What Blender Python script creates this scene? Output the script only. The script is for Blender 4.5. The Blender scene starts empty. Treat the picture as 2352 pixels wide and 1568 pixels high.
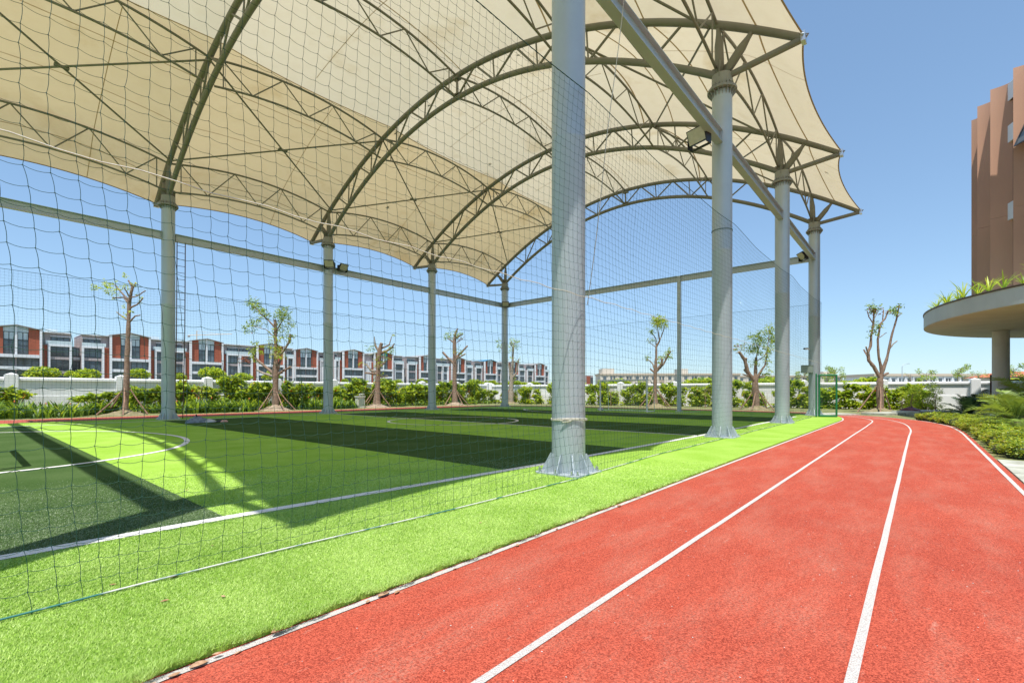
import bpy, bmesh, math, random
import numpy as np
from mathutils import Vector, Matrix
R = math.radians
PI = math.pi
rng = np.random.default_rng(7)
random.seed(7)
scene = bpy.context.scene
COL = scene.collection
# ------------------------------------------------------------------ camera, sky, sun, exposure
F, YH, YAW, CX, CY, CZ = 1094.65, 898.1, 0.70769, -6.269, -4.195, 1.3   # focal in px of a 2352 px wide frame
S, W = 7.6617, 21.613                                                    # column bay, canopy span
cam = bpy.data.cameras.new('camera'); cam_o = bpy.data.objects.new('camera', cam); COL.objects.link(cam_o)
cam.sensor_width = 36; cam.lens = F / 2352 * 36; cam.shift_y = (YH - 784) / 2352
cam.clip_start = 0.05; cam.clip_end = 6000
cam_o.location = (CX, CY, CZ); cam_o.rotation_euler = (PI / 2, 0, YAW - PI / 2)
scene.camera = cam_o
SHIFT = Vector((0.348, 0.222, -1.0))
sun_dir = -SHIFT.normalized()
world = bpy.data.worlds.new('World'); scene.world = world; world.use_nodes = True
nt = world.node_tree; nt.nodes.clear()
sky = nt.nodes.new('ShaderNodeTexSky'); sky.sky_type = 'NISHITA'; sky.sun_disc = False
sky.sun_elevation = math.asin(sun_dir.z); sky.sun_rotation = math.atan2(sun_dir.x, sun_dir.y)
sky.air_density = 1.0; sky.dust_density = 0.15; sky.ozone_density = 1.2; sky.altitude = 0
bg = nt.nodes.new('ShaderNodeBackground'); bg.inputs[1].default_value = 0.15
wo = nt.nodes.new('ShaderNodeOutputWorld')
gm_ = nt.nodes.new('ShaderNodeGamma'); gm_.inputs[1].default_value = 0.62          # hazy summer sky: softer gradient than clean air
tn_ = nt.nodes.new('ShaderNodeMixRGB'); tn_.blend_type = 'MULTIPLY'; tn_.inputs[0].default_value = 1; tn_.inputs[2].default_value = (1.06, 1.34, 1.60, 1)
nt.links.new(sky.outputs[0], gm_.inputs[0]); nt.links.new(gm_.outputs[0], tn_.inputs[1])
nt.links.new(tn_.outputs[0], bg.inputs[0]); nt.links.new(bg.outputs[0], wo.inputs[0])
sun = bpy.data.lights.new('sun', 'SUN'); sun.energy = 4.3; sun.angle = R(0.5); sun.color = (1, 0.965, 0.90)
sun_o = bpy.data.objects.new('sun', sun); COL.objects.link(sun_o)
sun_o.rotation_euler = SHIFT.to_track_quat('-Z', 'Y').to_euler(); sun_o.location = (-10, -8, 30)
scene.view_settings.view_transform = 'Standard'; scene.view_settings.look = 'None'
scene.view_settings.gamma = 1; scene.view_settings.use_curve_mapping = False
scene.view_settings.exposure = 0.45
scene.render.engine = 'CYCLES'
scene.cycles.max_bounces = 7; scene.cycles.transparent_max_bounces = 8

# ------------------------------------------------------------------ projection helpers (measured photo points -> places)
rr = np.array([math.sin(YAW), -math.cos(YAW)]); fw = np.array([math.cos(YAW), math.sin(YAW)])
def at(px, py, depth):
    a = (px - 1176) / F; d = a * rr + fw
    return Vector((CX + depth * d[0], CY + depth * d[1], CZ - (py - YH) / F * depth))
def depth_of(x, y): return (x - CX) * fw[0] + (y - CY) * fw[1]

# ------------------------------------------------------------------ materials
MATS = {}
def mat(name, col, rough=0.6, var=0.0, scale=3.0, bump=0.0, bscale=None, metal=0.0, spec=0.5, col2=None, detail=4.0, stretch=None, trans=None, coat=0.0, coords='pos', lo=0.35, hi=0.65):
    if name in MATS: return MATS[name]
    m = bpy.data.materials.new(name); m.use_nodes = True
    n = m.node_tree.nodes; l = m.node_tree.links; b = n['Principled BSDF']
    b.inputs['Roughness'].default_value = rough; b.inputs['Metallic'].default_value = metal
    b.inputs['Specular IOR Level'].default_value = spec
    if coat: b.inputs['Coat Weight'].default_value = coat
    c4 = (*col, 1)
    b.inputs['Base Color'].default_value = c4
    vec = None
    def coord():
        if coords == 'pos':
            g = n.new('ShaderNodeNewGeometry'); v = g.outputs['Position']
        else:
            g = n.new('ShaderNodeTexCoord'); v = g.outputs['Object']
        if stretch:
            mp = n.new('ShaderNodeMapping'); mp.inputs['Scale'].default_value = stretch; l.new(v, mp.inputs['Vector']); v = mp.outputs[0]
        return v
    if var or col2:
        vec = coord()
        tx = n.new('ShaderNodeTexNoise'); tx.inputs['Scale'].default_value = scale; tx.inputs['Detail'].default_value = detail; tx.inputs['Roughness'].default_value = 0.6
        l.new(vec, tx.inputs['Vector'])
        rp = n.new('ShaderNodeValToRGB')
        a = tuple(max(0, c * (1 - var)) for c in col) if not col2 else col
        z = tuple(min(1, c * (1 + var)) for c in col) if not col2 else col2
        rp.color_ramp.elements[0].position = lo; rp.color_ramp.elements[1].position = hi
        rp.color_ramp.elements[0].color = (*a, 1); rp.color_ramp.elements[1].color = (*z, 1)
        l.new(tx.outputs['Fac'], rp.inputs[0]); l.new(rp.outputs[0], b.inputs['Base Color'])
    if bump:
        vec = vec or coord()
        t2 = n.new('ShaderNodeTexNoise'); t2.inputs['Scale'].default_value = bscale or scale * 4; t2.inputs['Detail'].default_value = 3
        l.new(vec, t2.inputs['Vector'])
        bp = n.new('ShaderNodeBump'); bp.inputs['Strength'].default_value = bump; bp.inputs['Distance'].default_value = 0.02
        l.new(t2.outputs['Fac'], bp.inputs['Height']); l.new(bp.outputs[0], b.inputs['Normal'])
    if trans:
        t = n.new('ShaderNodeBsdfTranslucent'); t.inputs[0].default_value = (*trans[:3], 1)
        mx = n.new('ShaderNodeMixShader'); mx.inputs[0].default_value = trans[3]
        out = n['Material Output']
        l.new(b.outputs[0], mx.inputs[1]); l.new(t.outputs[0], mx.inputs[2]); l.new(mx.outputs[0], out.inputs['Surface'])
    MATS[name] = m
    return m

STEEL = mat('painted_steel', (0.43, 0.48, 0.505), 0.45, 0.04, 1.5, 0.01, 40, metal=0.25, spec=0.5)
HEADC = mat('painted_steel_head_shaded', (0.27, 0.27, 0.25), 0.45, 0.06, 1.5)  # same column paint; canopy shade put into the collar and head colour
STEELD = mat('painted_steel_shaded', (0.19, 0.185, 0.16), 0.5, 0.08, 1.5)  # column paint again, darkened: olive shade under the fabric put into the colour
GALV = mat('galvanised_bolt', (0.62, 0.63, 0.64), 0.3, metal=0.9)
WHITE = mat('white_wall_paint', (0.84, 0.84, 0.83), 0.75, 0.05, 1.3, 0.05, 30, col2=None)
WHITE2 = mat('white_house_render', (0.74, 0.75, 0.77), 0.7, 0.04, 0.4)
REDP = mat('red_brick_cladding', (0.36, 0.095, 0.05), 0.75, 0.14, 1.2, stretch=(1, 1, 6))
PURP = mat('grey_purple_render', (0.42, 0.36, 0.355), 0.75, 0.05, 0.5)
GLASS = mat('house_glass', (0.075, 0.10, 0.12), 0.06, 0.6, 0.5, spec=0.9)
GLASSL = mat('house_glass_pale', (0.52, 0.60, 0.62), 0.08, 0.15, 0.4, spec=0.9)
FRAME = mat('window_frame_dark', (0.05, 0.055, 0.06), 0.4)
BEIGE = mat('beige_render', (0.62, 0.56, 0.47), 0.8, 0.04, 0.2)
BEIGED = mat('beige_render_brown', (0.40, 0.32, 0.24), 0.8, 0.05, 0.2)
ROOFC = mat('flat_roof_grey', (0.35, 0.34, 0.33), 0.8, 0.1, 0.3)
TILE = mat('orange_roof_tile', (0.5, 0.16, 0.07), 0.7, 0.12, 1)
TERRA = mat('terracotta_fin', (0.53, 0.29, 0.185), 0.72, 0.06, 0.6, 0.05, 60, stretch=(1.2, 1.2, 0.25))
CONC = mat('canopy_concrete', (0.46, 0.52, 0.52), 0.7, 0.06, 0.7, 0.03, 30)
SOFFIT = mat('canopy_soffit', (0.66, 0.60, 0.53), 0.75, 0.06, 0.8)
COLP = mat('column_render', (0.62, 0.585, 0.56), 0.7, 0.05, 1.0)
DGLASS = mat('tower_glass', (0.012, 0.014, 0.016), 0.05, spec=0.6)
BARK = mat('tree_bark', (0.20, 0.125, 0.085), 0.9, 0.35, 9.0, 0.9, 30, col2=(0.33, 0.235, 0.175), coords='obj')
BARK2 = mat('tree_bark_pale', (0.27, 0.215, 0.165), 0.9, 0.3, 9.0, 0.9, 30, col2=(0.42, 0.36, 0.29), coords='obj')
CUT = mat('cut_wood', (0.46, 0.33, 0.21), 0.9)
POLE = mat('prop_pole_wood', (0.33, 0.20, 0.14), 0.85, 0.25, 7, 0.3, 40)
SOIL = mat('soil', (0.27, 0.19, 0.125), 0.95, 0.25, 4, 0.8, 18, col2=(0.42, 0.33, 0.24))
SOILG = mat('mossy_soil', (0.16, 0.15, 0.06), 0.95, 0.3, 5, 0.8, 20, col2=(0.33, 0.26, 0.16))
NETM = mat('net_cord_green', (0.012, 0.065, 0.048), 0.6, spec=0.5)
ROPEW = mat('pale_rope', (0.62, 0.57, 0.48), 0.8, 0.15, 60)
ROPET = mat('tan_rope', (0.42, 0.31, 0.21), 0.8, 0.2, 60)
BLACK = mat('black_housing', (0.012, 0.012, 0.013), 0.45)
LENS = mat('lamp_lens', (0.50, 0.47, 0.38), 0.25, 0.08, 8)
GATEG = mat('green_gate_paint', (0.006, 0.14, 0.045), 0.35, spec=0.6)
BOXG = mat('grey_green_cabinet', (0.27, 0.32, 0.27), 0.5, 0.06, 3)
GOALW = mat('goal_white_paint', (0.72, 0.73, 0.72), 0.4, 0.05, 6)
NETW = mat('white_goal_cord', (0.65, 0.66, 0.66), 0.8)
RUST = mat('rusty_steel', (0.10, 0.05, 0.035), 0.8, 0.3, 8)
CLOTH = mat('blue_grey_cloth', (0.17, 0.22, 0.28), 0.95, 0.35, 7, coords='obj')
CLOTHL = mat('pale_grey_cloth', (0.42, 0.44, 0.47), 0.95, 0.2, 7, coords='obj')
PINK = mat('pink_cloth', (0.6, 0.36, 0.33), 0.9)
STONE = mat('paving_stone', (0.33, 0.33, 0.26), 0.85, 0.2, 2.2, 0.25, 30, col2=(0.55, 0.55, 0.47))
DLEAF = mat('dry_leaf', (0.30, 0.15, 0.07), 0.8, 0.35, 30, col2=(0.50, 0.32, 0.20))

def leafmat(name, c, t=0.45, rough=0.45):
    return mat(name, c, rough, 0.25, 1.7, trans=(min(1, c[0] * 2.0), min(1, c[1] * 1.7), c[2] * 0.9, t), coords='pos')
L_LIGHT = leafmat('leaf_yellow_green', (0.42, 0.52, 0.055))
L_MID = leafmat('leaf_mid_green', (0.21, 0.33, 0.035))
L_DARK = leafmat('leaf_dark_green', (0.075, 0.15, 0.02), 0.3)
L_RED = leafmat('leaf_brown_red', (0.28, 0.085, 0.035), 0.3)
L_ORANGE = mat('orange_flower', (0.62, 0.16, 0.03), 0.6)
L_PALM = leafmat('palm_green', (0.21, 0.30, 0.06), 0.3)
L_PALMD = leafmat('palm_dark_blue_green', (0.028, 0.065, 0.03), 0.2)
L_HEDGE = leafmat('hedge_yellow_green', (0.40, 0.48, 0.05), 0.4)
L_HEDGE2 = leafmat('hedge_green', (0.20, 0.31, 0.04), 0.4)
L_HEDGE3 = leafmat('hedge_cream_leaf', (0.42, 0.40, 0.13), 0.4)

# membrane: translucent coated fabric, stained
def membrane(name, dif, tr, mixf):
    m = bpy.data.materials.new(name); m.use_nodes = True
    n = m.node_tree.nodes; l = m.node_tree.links; n.clear()
    out = n.new('ShaderNodeOutputMaterial'); g = n.new('ShaderNodeNewGeometry')
    n1 = n.new('ShaderNodeTexNoise'); n1.inputs['Scale'].default_value = 0.33; n1.inputs['Detail'].default_value = 6; n1.inputs['Roughness'].default_value = 0.6
    n1.inputs['Distortion'].default_value = 0.4
    l.new(g.outputs['Position'], n1.inputs['Vector'])
    rp = n.new('ShaderNodeValToRGB'); rp.color_ramp.elements[0].position = 0.32; rp.color_ramp.elements[0].color = (0.86, 0.81, 0.72, 1)
    rp.color_ramp.elements[1].position = 0.44; rp.color_ramp.elements[1].color = (1, 1, 1, 1)
    l.new(n1.outputs['Fac'], rp.inputs[0])
    n2 = n.new('ShaderNodeTexNoise'); n2.inputs['Scale'].default_value = 2.2; n2.inputs['Detail'].default_value = 5; l.new(g.outputs['Position'], n2.inputs['Vector'])
    r2 = n.new('ShaderNodeValToRGB'); r2.color_ramp.elements[0].position = 0.3; r2.color_ramp.elements[0].color = (0.97, 0.96, 0.94, 1); r2.color_ramp.elements[1].position = 0.55; r2.color_ramp.elements[1].color = (1, 1, 1, 1)
    l.new(n2.outputs['Fac'], r2.inputs[0])
    mm = n.new('ShaderNodeMixRGB'); mm.blend_type = 'MULTIPLY'; mm.inputs[0].default_value = 1; l.new(rp.outputs[0], mm.inputs[1]); l.new(r2.outputs[0], mm.inputs[2])
    def tint(c):
        x = n.new('ShaderNodeMixRGB'); x.blend_type = 'MULTIPLY'; x.inputs[0].default_value = 1; x.inputs[2].default_value = (*c, 1); l.new(mm.outputs[0], x.inputs[1]); return x.outputs[0]
    d = n.new('ShaderNodeBsdfDiffuse'); l.new(tint(dif), d.inputs[0])
    t = n.new('ShaderNodeBsdfTranslucent'); l.new(tint(tr), t.inputs[0])
    bp = n.new('ShaderNodeBump'); bp.inputs['Strength'].default_value = 0.25; bp.inputs['Distance'].default_value = 0.15
    n3 = n.new('ShaderNodeTexNoise'); n3.inputs['Scale'].default_value = 1.1; n3.inputs['Detail'].default_value = 2
    l.new(g.outputs['Position'], n3.inputs['Vector']); l.new(n3.outputs['Fac'], bp.inputs['Height']); l.new(bp.outputs[0], d.inputs['Normal']); l.new(bp.outputs[0], t.inputs['Normal'])
    x = n.new('ShaderNodeMixShader'); x.inputs[0].default_value = mixf; l.new(d.outputs[0], x.inputs[1]); l.new(t.outputs[0], x.inputs[2]); l.new(x.outputs[0], out.inputs[0])
    return m
MEM_D = membrane('canopy_fabric_tan', (0.48, 0.415, 0.29), (0.60, 0.47, 0.26), 0.5)
MEM_L = membrane('canopy_fabric_cream', (0.53, 0.49, 0.40), (0.66, 0.57, 0.40), 0.5)
MEM_M = membrane('canopy_fabric_pale', (0.54, 0.49, 0.38), (0.68, 0.575, 0.39), 0.5)
SEAM = mat('canopy_seam', (0.44, 0.35, 0.23), 0.8, trans=(0.46, 0.35, 0.20, 0.5))

# turf, track, lawn
def turf_mat(name, c, c2, blade=False):
    m = bpy.data.materials.new(name); m.use_nodes = True
    n = m.node_tree.nodes; l = m.node_tree.links; b = n['Principled BSDF']
    b.inputs['Roughness'].default_value = 0.45 if blade else 0.9; b.inputs['Specular IOR Level'].default_value = 0.35 if blade else 0.0
    g = n.new('ShaderNodeNewGeometry')
    mp = n.new('ShaderNodeMapping'); mp.inputs['Scale'].default_value = (1, 1, 0.2); l.new(g.outputs['Position'], mp.inputs[0])
    a = n.new('ShaderNodeTexNoise'); a.inputs['Scale'].default_value = 46; a.inputs['Detail'].default_value = 4; a.inputs['Roughness'].default_value = 0.7; l.new(mp.outputs[0], a.inputs['Vector'])
    k = n.new('ShaderNodeTexNoise'); k.inputs['Scale'].default_value = 1.1; k.inputs['Detail'].default_value = 5; l.new(mp.outputs[0], k.inputs['Vector'])
    s = n.new('ShaderNodeMath'); s.operation = 'MULTIPLY_ADD'; s.inputs[1].default_value = 0.45; l.new(k.outputs['Fac'], s.inputs[0])
    q = n.new('ShaderNodeMath'); q.operation = 'MULTIPLY'; q.inputs[1].default_value = 0.6; l.new(a.outputs['Fac'], q.inputs[0]); l.new(q.outputs[0], s.inputs[2])
    rp = n.new('ShaderNodeValToRGB'); rp.color_ramp.elements[0].position = 0.33; rp.color_ramp.elements[1].position = 0.72
    rp.color_ramp.elements[0].color = (*c, 1); rp.color_ramp.elements[1].color = (*c2, 1)
    if blade:
        s2 = n.new('ShaderNodeMath'); s2.operation = 'MULTIPLY_ADD'; s2.inputs[1].default_value = 0.42; l.new(g.outputs['Random Per Island'], s2.inputs[0])
        k2 = n.new('ShaderNodeMath'); k2.operation = 'MULTIPLY'; k2.inputs[1].default_value = 0.62; l.new(k.outputs['Fac'], k2.inputs[0]); l.new(k2.outputs[0], s2.inputs[2]); s = s2
    l.new(s.outputs[0], rp.inputs[0]); l.new(rp.outputs[0], b.inputs['Base Color'])
    bp = n.new('ShaderNodeBump'); bp.inputs['Strength'].default_value = 0.5; bp.inputs['Distance'].default_value = 0.015
    a2 = n.new('ShaderNodeTexNoise'); a2.inputs['Scale'].default_value = 110; a2.inputs['Detail'].default_value = 2; l.new(mp.outputs[0], a2.inputs['Vector'])
    if not blade:
        l.new(a2.outputs['Fac'], bp.inputs['Height']); l.new(bp.outputs[0], b.inputs['Normal'])
    return m
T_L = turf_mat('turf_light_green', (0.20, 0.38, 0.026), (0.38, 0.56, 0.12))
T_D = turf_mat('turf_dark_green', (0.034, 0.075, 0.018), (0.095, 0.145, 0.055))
T_W = turf_mat('turf_white_line', (0.62, 0.60, 0.58), (0.85, 0.83, 0.82))
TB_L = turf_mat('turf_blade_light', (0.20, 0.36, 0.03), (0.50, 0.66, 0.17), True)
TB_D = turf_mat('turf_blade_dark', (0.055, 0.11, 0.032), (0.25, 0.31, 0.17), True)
TB_W = turf_mat('turf_blade_white', (0.72, 0.70, 0.68), (0.90, 0.88, 0.87), True)

def track_mat():
    m = bpy.data.materials.new('red_track_rubber'); m.use_nodes = True
    n = m.node_tree.nodes; l = m.node_tree.links; b = n['Principled BSDF']
    b.inputs['Roughness'].default_value = 0.85; b.inputs['Specular IOR Level'].default_value = 0.25
    g = n.new('ShaderNodeNewGeometry'); P = g.outputs['Position']
    def noise(sc, det=4, st=None, ro=0.6):
        t = n.new('ShaderNodeTexNoise'); t.inputs['Scale'].default_value = sc; t.inputs['Detail'].default_value = det; t.inputs['Roughness'].default_value = ro
        if st:
            mp = n.new('ShaderNodeMapping'); mp.inputs['Scale'].default_value = st; l.new(P, mp.inputs[0]); l.new(mp.outputs[0], t.inputs['Vector'])
        else: l.new(P, t.inputs['Vector'])
        return t.outputs['Fac']
    def ramp(fac, p0, c0, p1, c1):
        r = n.new('ShaderNodeValToRGB'); r.color_ramp.elements[0].position = p0; r.color_ramp.elements[1].position = p1
        r.color_ramp.elements[0].color = (*c0, 1); r.color_ramp.elements[1].color = (*c1, 1); l.new(fac, r.inputs[0]); return r.outputs[0]
    gran = n.new('ShaderNodeTexVoronoi'); gran.inputs['Scale'].default_value = 150; l.new(P, gran.inputs['Vector'])
    sepc = n.new('ShaderNodeSeparateColor'); l.new(gran.outputs['Color'], sepc.inputs[0])
    base = ramp(sepc.outputs[0], 0.0, (0.27, 0.036, 0.019), 1.0, (0.66, 0.125, 0.070))
    dust = noise(1.3, 6, (0.7, 2.2, 1), 0.65)
    dm = n.new('ShaderNodeMapRange'); dm.inputs[1].default_value = 0.45; dm.inputs[2].default_value = 0.85; dm.inputs[4].default_value = 0.60; l.new(dust, dm.inputs[0])
    gr2 = noise(60, 3)
    mg = n.new('ShaderNodeMath'); mg.operation = 'MULTIPLY'; l.new(dm.outputs[0], mg.inputs[0])
    gr3 = n.new('ShaderNodeMapRange'); gr3.inputs[1].default_value = 0.35; gr3.inputs[2].default_value = 0.6; l.new(gr2, gr3.inputs[0]); l.new(gr3.outputs[0], mg.inputs[1])
    mx = n.new('ShaderNodeMixRGB'); mx.inputs[2].default_value = (0.58, 0.32, 0.23, 1); l.new(mg.outputs[0], mx.inputs[0]); l.new(base, mx.inputs[1])
    sc_ = noise(7, 5, (0.5, 1.6, 1), 0.7); sm_ = n.new('ShaderNodeMapRange'); sm_.inputs[1].default_value = 0.62; sm_.inputs[2].default_value = 0.74; sm_.inputs[4].default_value = 0.55; l.new(sc_, sm_.inputs[0])
    sx_ = n.new('ShaderNodeMath'); sx_.operation = 'MULTIPLY'; l.new(sm_.outputs[0], sx_.inputs[0]); l.new(gr3.outputs[0], sx_.inputs[1])
    mx0 = mx; mx = n.new('ShaderNodeMixRGB'); mx.inputs[2].default_value = (0.68, 0.44, 0.34, 1); l.new(sx_.outputs[0], mx.inputs[0]); l.new(mx0.outputs[0], mx.inputs[1])
    big = ramp(noise(0.45, 3), 0.3, (0.90, 0.86, 0.86), 0.7, (1.05, 1.1, 1.1))
    m2 = n.new('ShaderNodeMixRGB'); m2.blend_type = 'MULTIPLY'; m2.inputs[0].default_value = 1; l.new(mx.outputs[0], m2.inputs[1]); l.new(big, m2.inputs[2])
    l.new(m2.outputs[0], b.inputs['Base Color'])
    bp = n.new('ShaderNodeBump'); bp.inputs['Strength'].default_value = 0.9; bp.inputs['Distance'].default_value = 0.006; l.new(gran.outputs['Distance'], bp.inputs['Height']); bp.invert = True
    l.new(bp.outputs[0], b.inputs['Normal'])
    return m
TRACK = track_mat()
LINEW = mat('track_line_paint', (0.46, 0.30, 0.25), 0.85, 0.0, 130, 0.9, 150, col2=(0.70, 0.66, 0.62), lo=0.30, hi=0.47)
LAWN = mat('lawn_grass', (0.13, 0.16, 0.045), 0.9, 0.3, 1.4, 0.8, 60, col2=(0.29, 0.27, 0.11))
GROUND = mat('far_ground', (0.22, 0.22, 0.12), 0.95, 0.2, 0.05, col2=(0.32, 0.29, 0.20))

# ------------------------------------------------------------------ mesh helpers
class MB:
    """collects faces; build() links ONE mesh object"""
    def __init__(s): s.v = []; s.f = []; s.mi = []; s.cur = 0
    def add(s, vs, fs):
        o = len(s.v); s.v.extend([tuple(v) for v in vs]); s.f.extend([tuple(i + o for i in f) for f in fs]); s.mi.extend([s.cur] * len(fs)); return s
    def box(s, a, b):
        x0, y0, z0 = a; x1, y1, z1 = b
        return s.add([(x0, y0, z0), (x1, y0, z0), (x1, y1, z0), (x0, y1, z0), (x0, y0, z1), (x1, y0, z1), (x1, y1, z1), (x0, y1, z1)],
                     [(3, 2, 1, 0), (4, 5, 6, 7), (0, 1, 5, 4), (1, 2, 6, 5), (2, 3, 7, 6), (3, 0, 4, 7)])
    def tube(s, pts, rad, n=8, caps=True):
        pts = [Vector(p) for p in pts]; m = len(pts)
        rs = [rad] * m if not hasattr(rad, '__len__') else list(rad)
        vs = []; up = None
        for i, p in enumerate(pts):
            t = (pts[min(i + 1, m - 1)] - pts[max(i - 1, 0)]).normalized()
            if up is None:
                up = Vector((0, 0, 1)) if abs(t.z) < 0.9 else Vector((1, 0, 0))
            a = t.cross(up).normalized(); up = a.cross(t).normalized()
            for k in range(n):
                an = 2 * PI * k / n; vs.append(p + (a * math.cos(an) + up * math.sin(an)) * rs[i])
        fs = []
        for i in range(m - 1):
            for k in range(n):
                k2 = (k + 1) % n; fs.append((i * n + k, i * n + k2, (i + 1) * n + k2, (i + 1) * n + k))
        s.add(vs, fs)
        if caps: s.add(vs[:n], [tuple(range(n - 1, -1, -1))]); s.add(vs[-n:], [tuple(range(n))])
        return s
    def prism(s, outline, z0, z1):
        n = len(outline)
        vs = [(x, y, z0) for x, y in outline] + [(x, y, z1) for x, y in outline]
        fs = [tuple(range(n - 1, -1, -1)), tuple(range(n, 2 * n))] + [(i, (i + 1) % n, n + (i + 1) % n, n + i) for i in range(n)]
        return s.add(vs, fs)
    def lathe(s, prof, n=24, c=(0, 0)):
        vs = []; m = len(prof)
        for (r, z) in prof:
            for k in range(n):
                a = 2 * PI * k / n; vs.append((c[0] + r * math.cos(a), c[1] + r * math.sin(a), z))
        fs = [(i * n + k, i * n + (k + 1) % n, (i + 1) * n + (k + 1) % n, (i + 1) * n + k) for i in range(m - 1) for k in range(n)]
        s.add(vs, fs); s.add(vs[:n], [tuple(range(n - 1, -1, -1))]); s.add(vs[-n:], [tuple(range(n))])
        return s
    def mesh(s, name, mats, smooth=False):
        me = bpy.data.meshes.new(name); me.from_pydata(s.v, [], s.f)
        for m in (mats if isinstance(mats, (list, tuple)) else [mats]): me.materials.append(m)
        if any(s.mi): me.polygons.foreach_set('material_index', s.mi)
        if smooth: me.polygons.foreach_set('use_smooth', [True] * len(s.f))
        me.update(); return me
    def build(s, name, mats, parent=None, smooth=False, loc=None):
        return link(name, s.mesh(name, mats, smooth), parent, loc)
def link(name, me, parent=None, loc=None, rz=None):
    o = bpy.data.objects.new(name, me); COL.objects.link(o)
    if parent is not None: o.parent = parent
    if loc is not None: o.location = loc
    if rz is not None: o.rotation_euler = (0, 0, rz)
    return o
def fast_mesh(name, verts, faces, mats, mi=None, smooth=False):
    verts = np.asarray(verts, dtype=np.float32); faces = np.asarray(faces, dtype=np.int32)
    me = bpy.data.meshes.new(name); nf, k = faces.shape
    me.vertices.add(len(verts)); me.vertices.foreach_set('co', verts.ravel())
    me.loops.add(nf * k); me.loops.foreach_set('vertex_index', faces.ravel())
    me.polygons.add(nf); me.polygons.foreach_set('loop_start', np.arange(0, nf * k, k, dtype=np.int32))
    for m in (mats if isinstance(mats, (list, tuple)) else [mats]): me.materials.append(m)
    if mi is not None: me.polygons.foreach_set('material_index', np.asarray(mi, dtype=np.int32))
    if smooth: me.polygons.foreach_set('use_smooth', np.ones(nf, dtype=bool))
    me.update(calc_edges=True); return me
def tag(o, label=None, cat=None, group=None, kind=None):
    if label: o['label'] = label
    if cat: o['category'] = cat
    if group: o['group'] = group
    if kind: o['kind'] = kind
    return o
def empty(name, loc=(0, 0, 0), label=None, cat=None, group=None, rz=0):
    o = bpy.data.objects.new(name, None); COL.objects.link(o); o.location = loc; o.rotation_euler = (0, 0, rz); o.empty_display_size = 0.2
    return tag(o, label, cat, group)
def copy_tree(o, parent=None):
    c = o.copy(); COL.objects.link(c)
    if parent is not None: c.parent = parent
    for ch in list(o.children): copy_tree(ch, c)
    return c
UNIT = MB().tube([(0, 0, 0), (0, 0, 1)], 1.0, 8).mesh('round_bar', STEELD, True)
UNITC = {}
def bar(name, a, b, r, parent, m=None):
    """straight round bar as an object of its own, sharing one mesh"""
    me = UNIT
    if m is not None:
        if m.name not in UNITC: UNITC[m.name] = MB().tube([(0, 0, 0), (0, 0, 1)], 1.0, 8).mesh('round_bar', m, True)
        me = UNITC[m.name]
    a = Vector(a); b = Vector(b); d = b - a
    o = link(name, me, parent); q = d.to_track_quat('Z', 'Y')
    o.matrix_local = Matrix.Translation(a) @ q.to_matrix().to_4x4() @ Matrix.Diagonal((r, r, d.length, 1))
    return o

# ------------------------------------------------------------------ ground, track, turf
g = MB().add([(-2500, -2500, -0.06), (2500, -2500, -0.06), (2500, 2500, -0.06), (-2500, 2500, -0.06)], [(0, 1, 2, 3)]).build('ground', GROUND); tag(g, kind='structure')
g = MB().add([(-60, -60, -0.02), (46, -60, -0.02), (46, 34, -0.02), (-60, 34, -0.02)], [(0, 1, 2, 3)]).build('lawn', LAWN); tag(g, kind='structure')
BEND = [  # measured bend of turf edge, two lane lines and outer line (the lanes pinch together in the bend)
 (0.0, [(12, -1.55), (16, -1.55), (20, -1.5), (23, -.95), (24.9, .3), (25.4, 2), (25.5, 4)]),
 (1.17, [(12, -2.70), (16, -2.70), (20, -2.6), (22.6, -1.95), (24.9, -.7), (26.1, 1.2), (26.3, 4)]),
 (2.42, [(11, -3.96), (15, -3.95), (19, -3.62), (22.3, -2.75), (25, -1.3), (26.7, .8), (27.1, 4)]),
 (3.66, [(11, -5.20), (15, -5.17), (18.5, -4.9), (22.2, -3.9), (25.3, -1.9), (27.3, .5), (28, 4)])]
def catmull(P, n=8):
    P = [Vector((*p, 0)) for p in P]; P = [2 * P[0] - P[1]] + P + [2 * P[-1] - P[-2]]; out = []
    for i in range(1, len(P) - 2):
        for k in range(n):
            t = k / n; p0, p1, p2, p3 = P[i - 1:i + 3]
            q = 0.5 * (2 * p1 + (p2 - p0) * t + (2 * p0 - 5 * p1 + 4 * p2 - p3) * t * t + (3 * p1 - p0 - 3 * p2 + p3) * t ** 3); out.append((q.x, q.y))
    out.append((P[-2].x, P[-2].y)); return out
def path(o, x0=-45, n=18):
    """outline offset o outwards from the turf edge: near straight, two bends, far straight"""
    k = max(i for i in range(3) if BEND[i][0] <= o + 1e-6 or i == 0); (oa, A), (ob, B) = BEND[k], BEND[k + 1]; f = (o - oa) / (ob - oa)
    C = [(a[0] + (b[0] - a[0]) * f, a[1] + (b[1] - a[1]) * f) for a, b in zip(A, B)]
    xs = np.concatenate([np.linspace(x0, -8, 6, endpoint=False), np.linspace(-8, C[0][0], 30, endpoint=False)])
    pts = [(float(x), C[0][1]) for x in xs] + catmull(C, 8)
    X = C[-1][0]; r = 4.0 + o; cy = 19.1
    pts += [(X, float(y)) for y in np.linspace(5, cy - .5, 12)]
    pts += [(X - r + r * math.cos(a), cy + r * math.sin(a)) for a in np.linspace(0, PI / 2, n)]
    pts += [(float(x), cy + r) for x in np.linspace(X - r - 1, x0, 14)]
    return pts
def sheet(name, outline, z, m, kind='structure', parent=None):
    o = MB().add([(x, y, z) for x, y in outline], [tuple(range(len(outline)))]).build(name, m, parent)
    return tag(o, kind=kind) if parent is None else o
trk = sheet('running_track', path(3.76), 0.0, TRACK)
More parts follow.
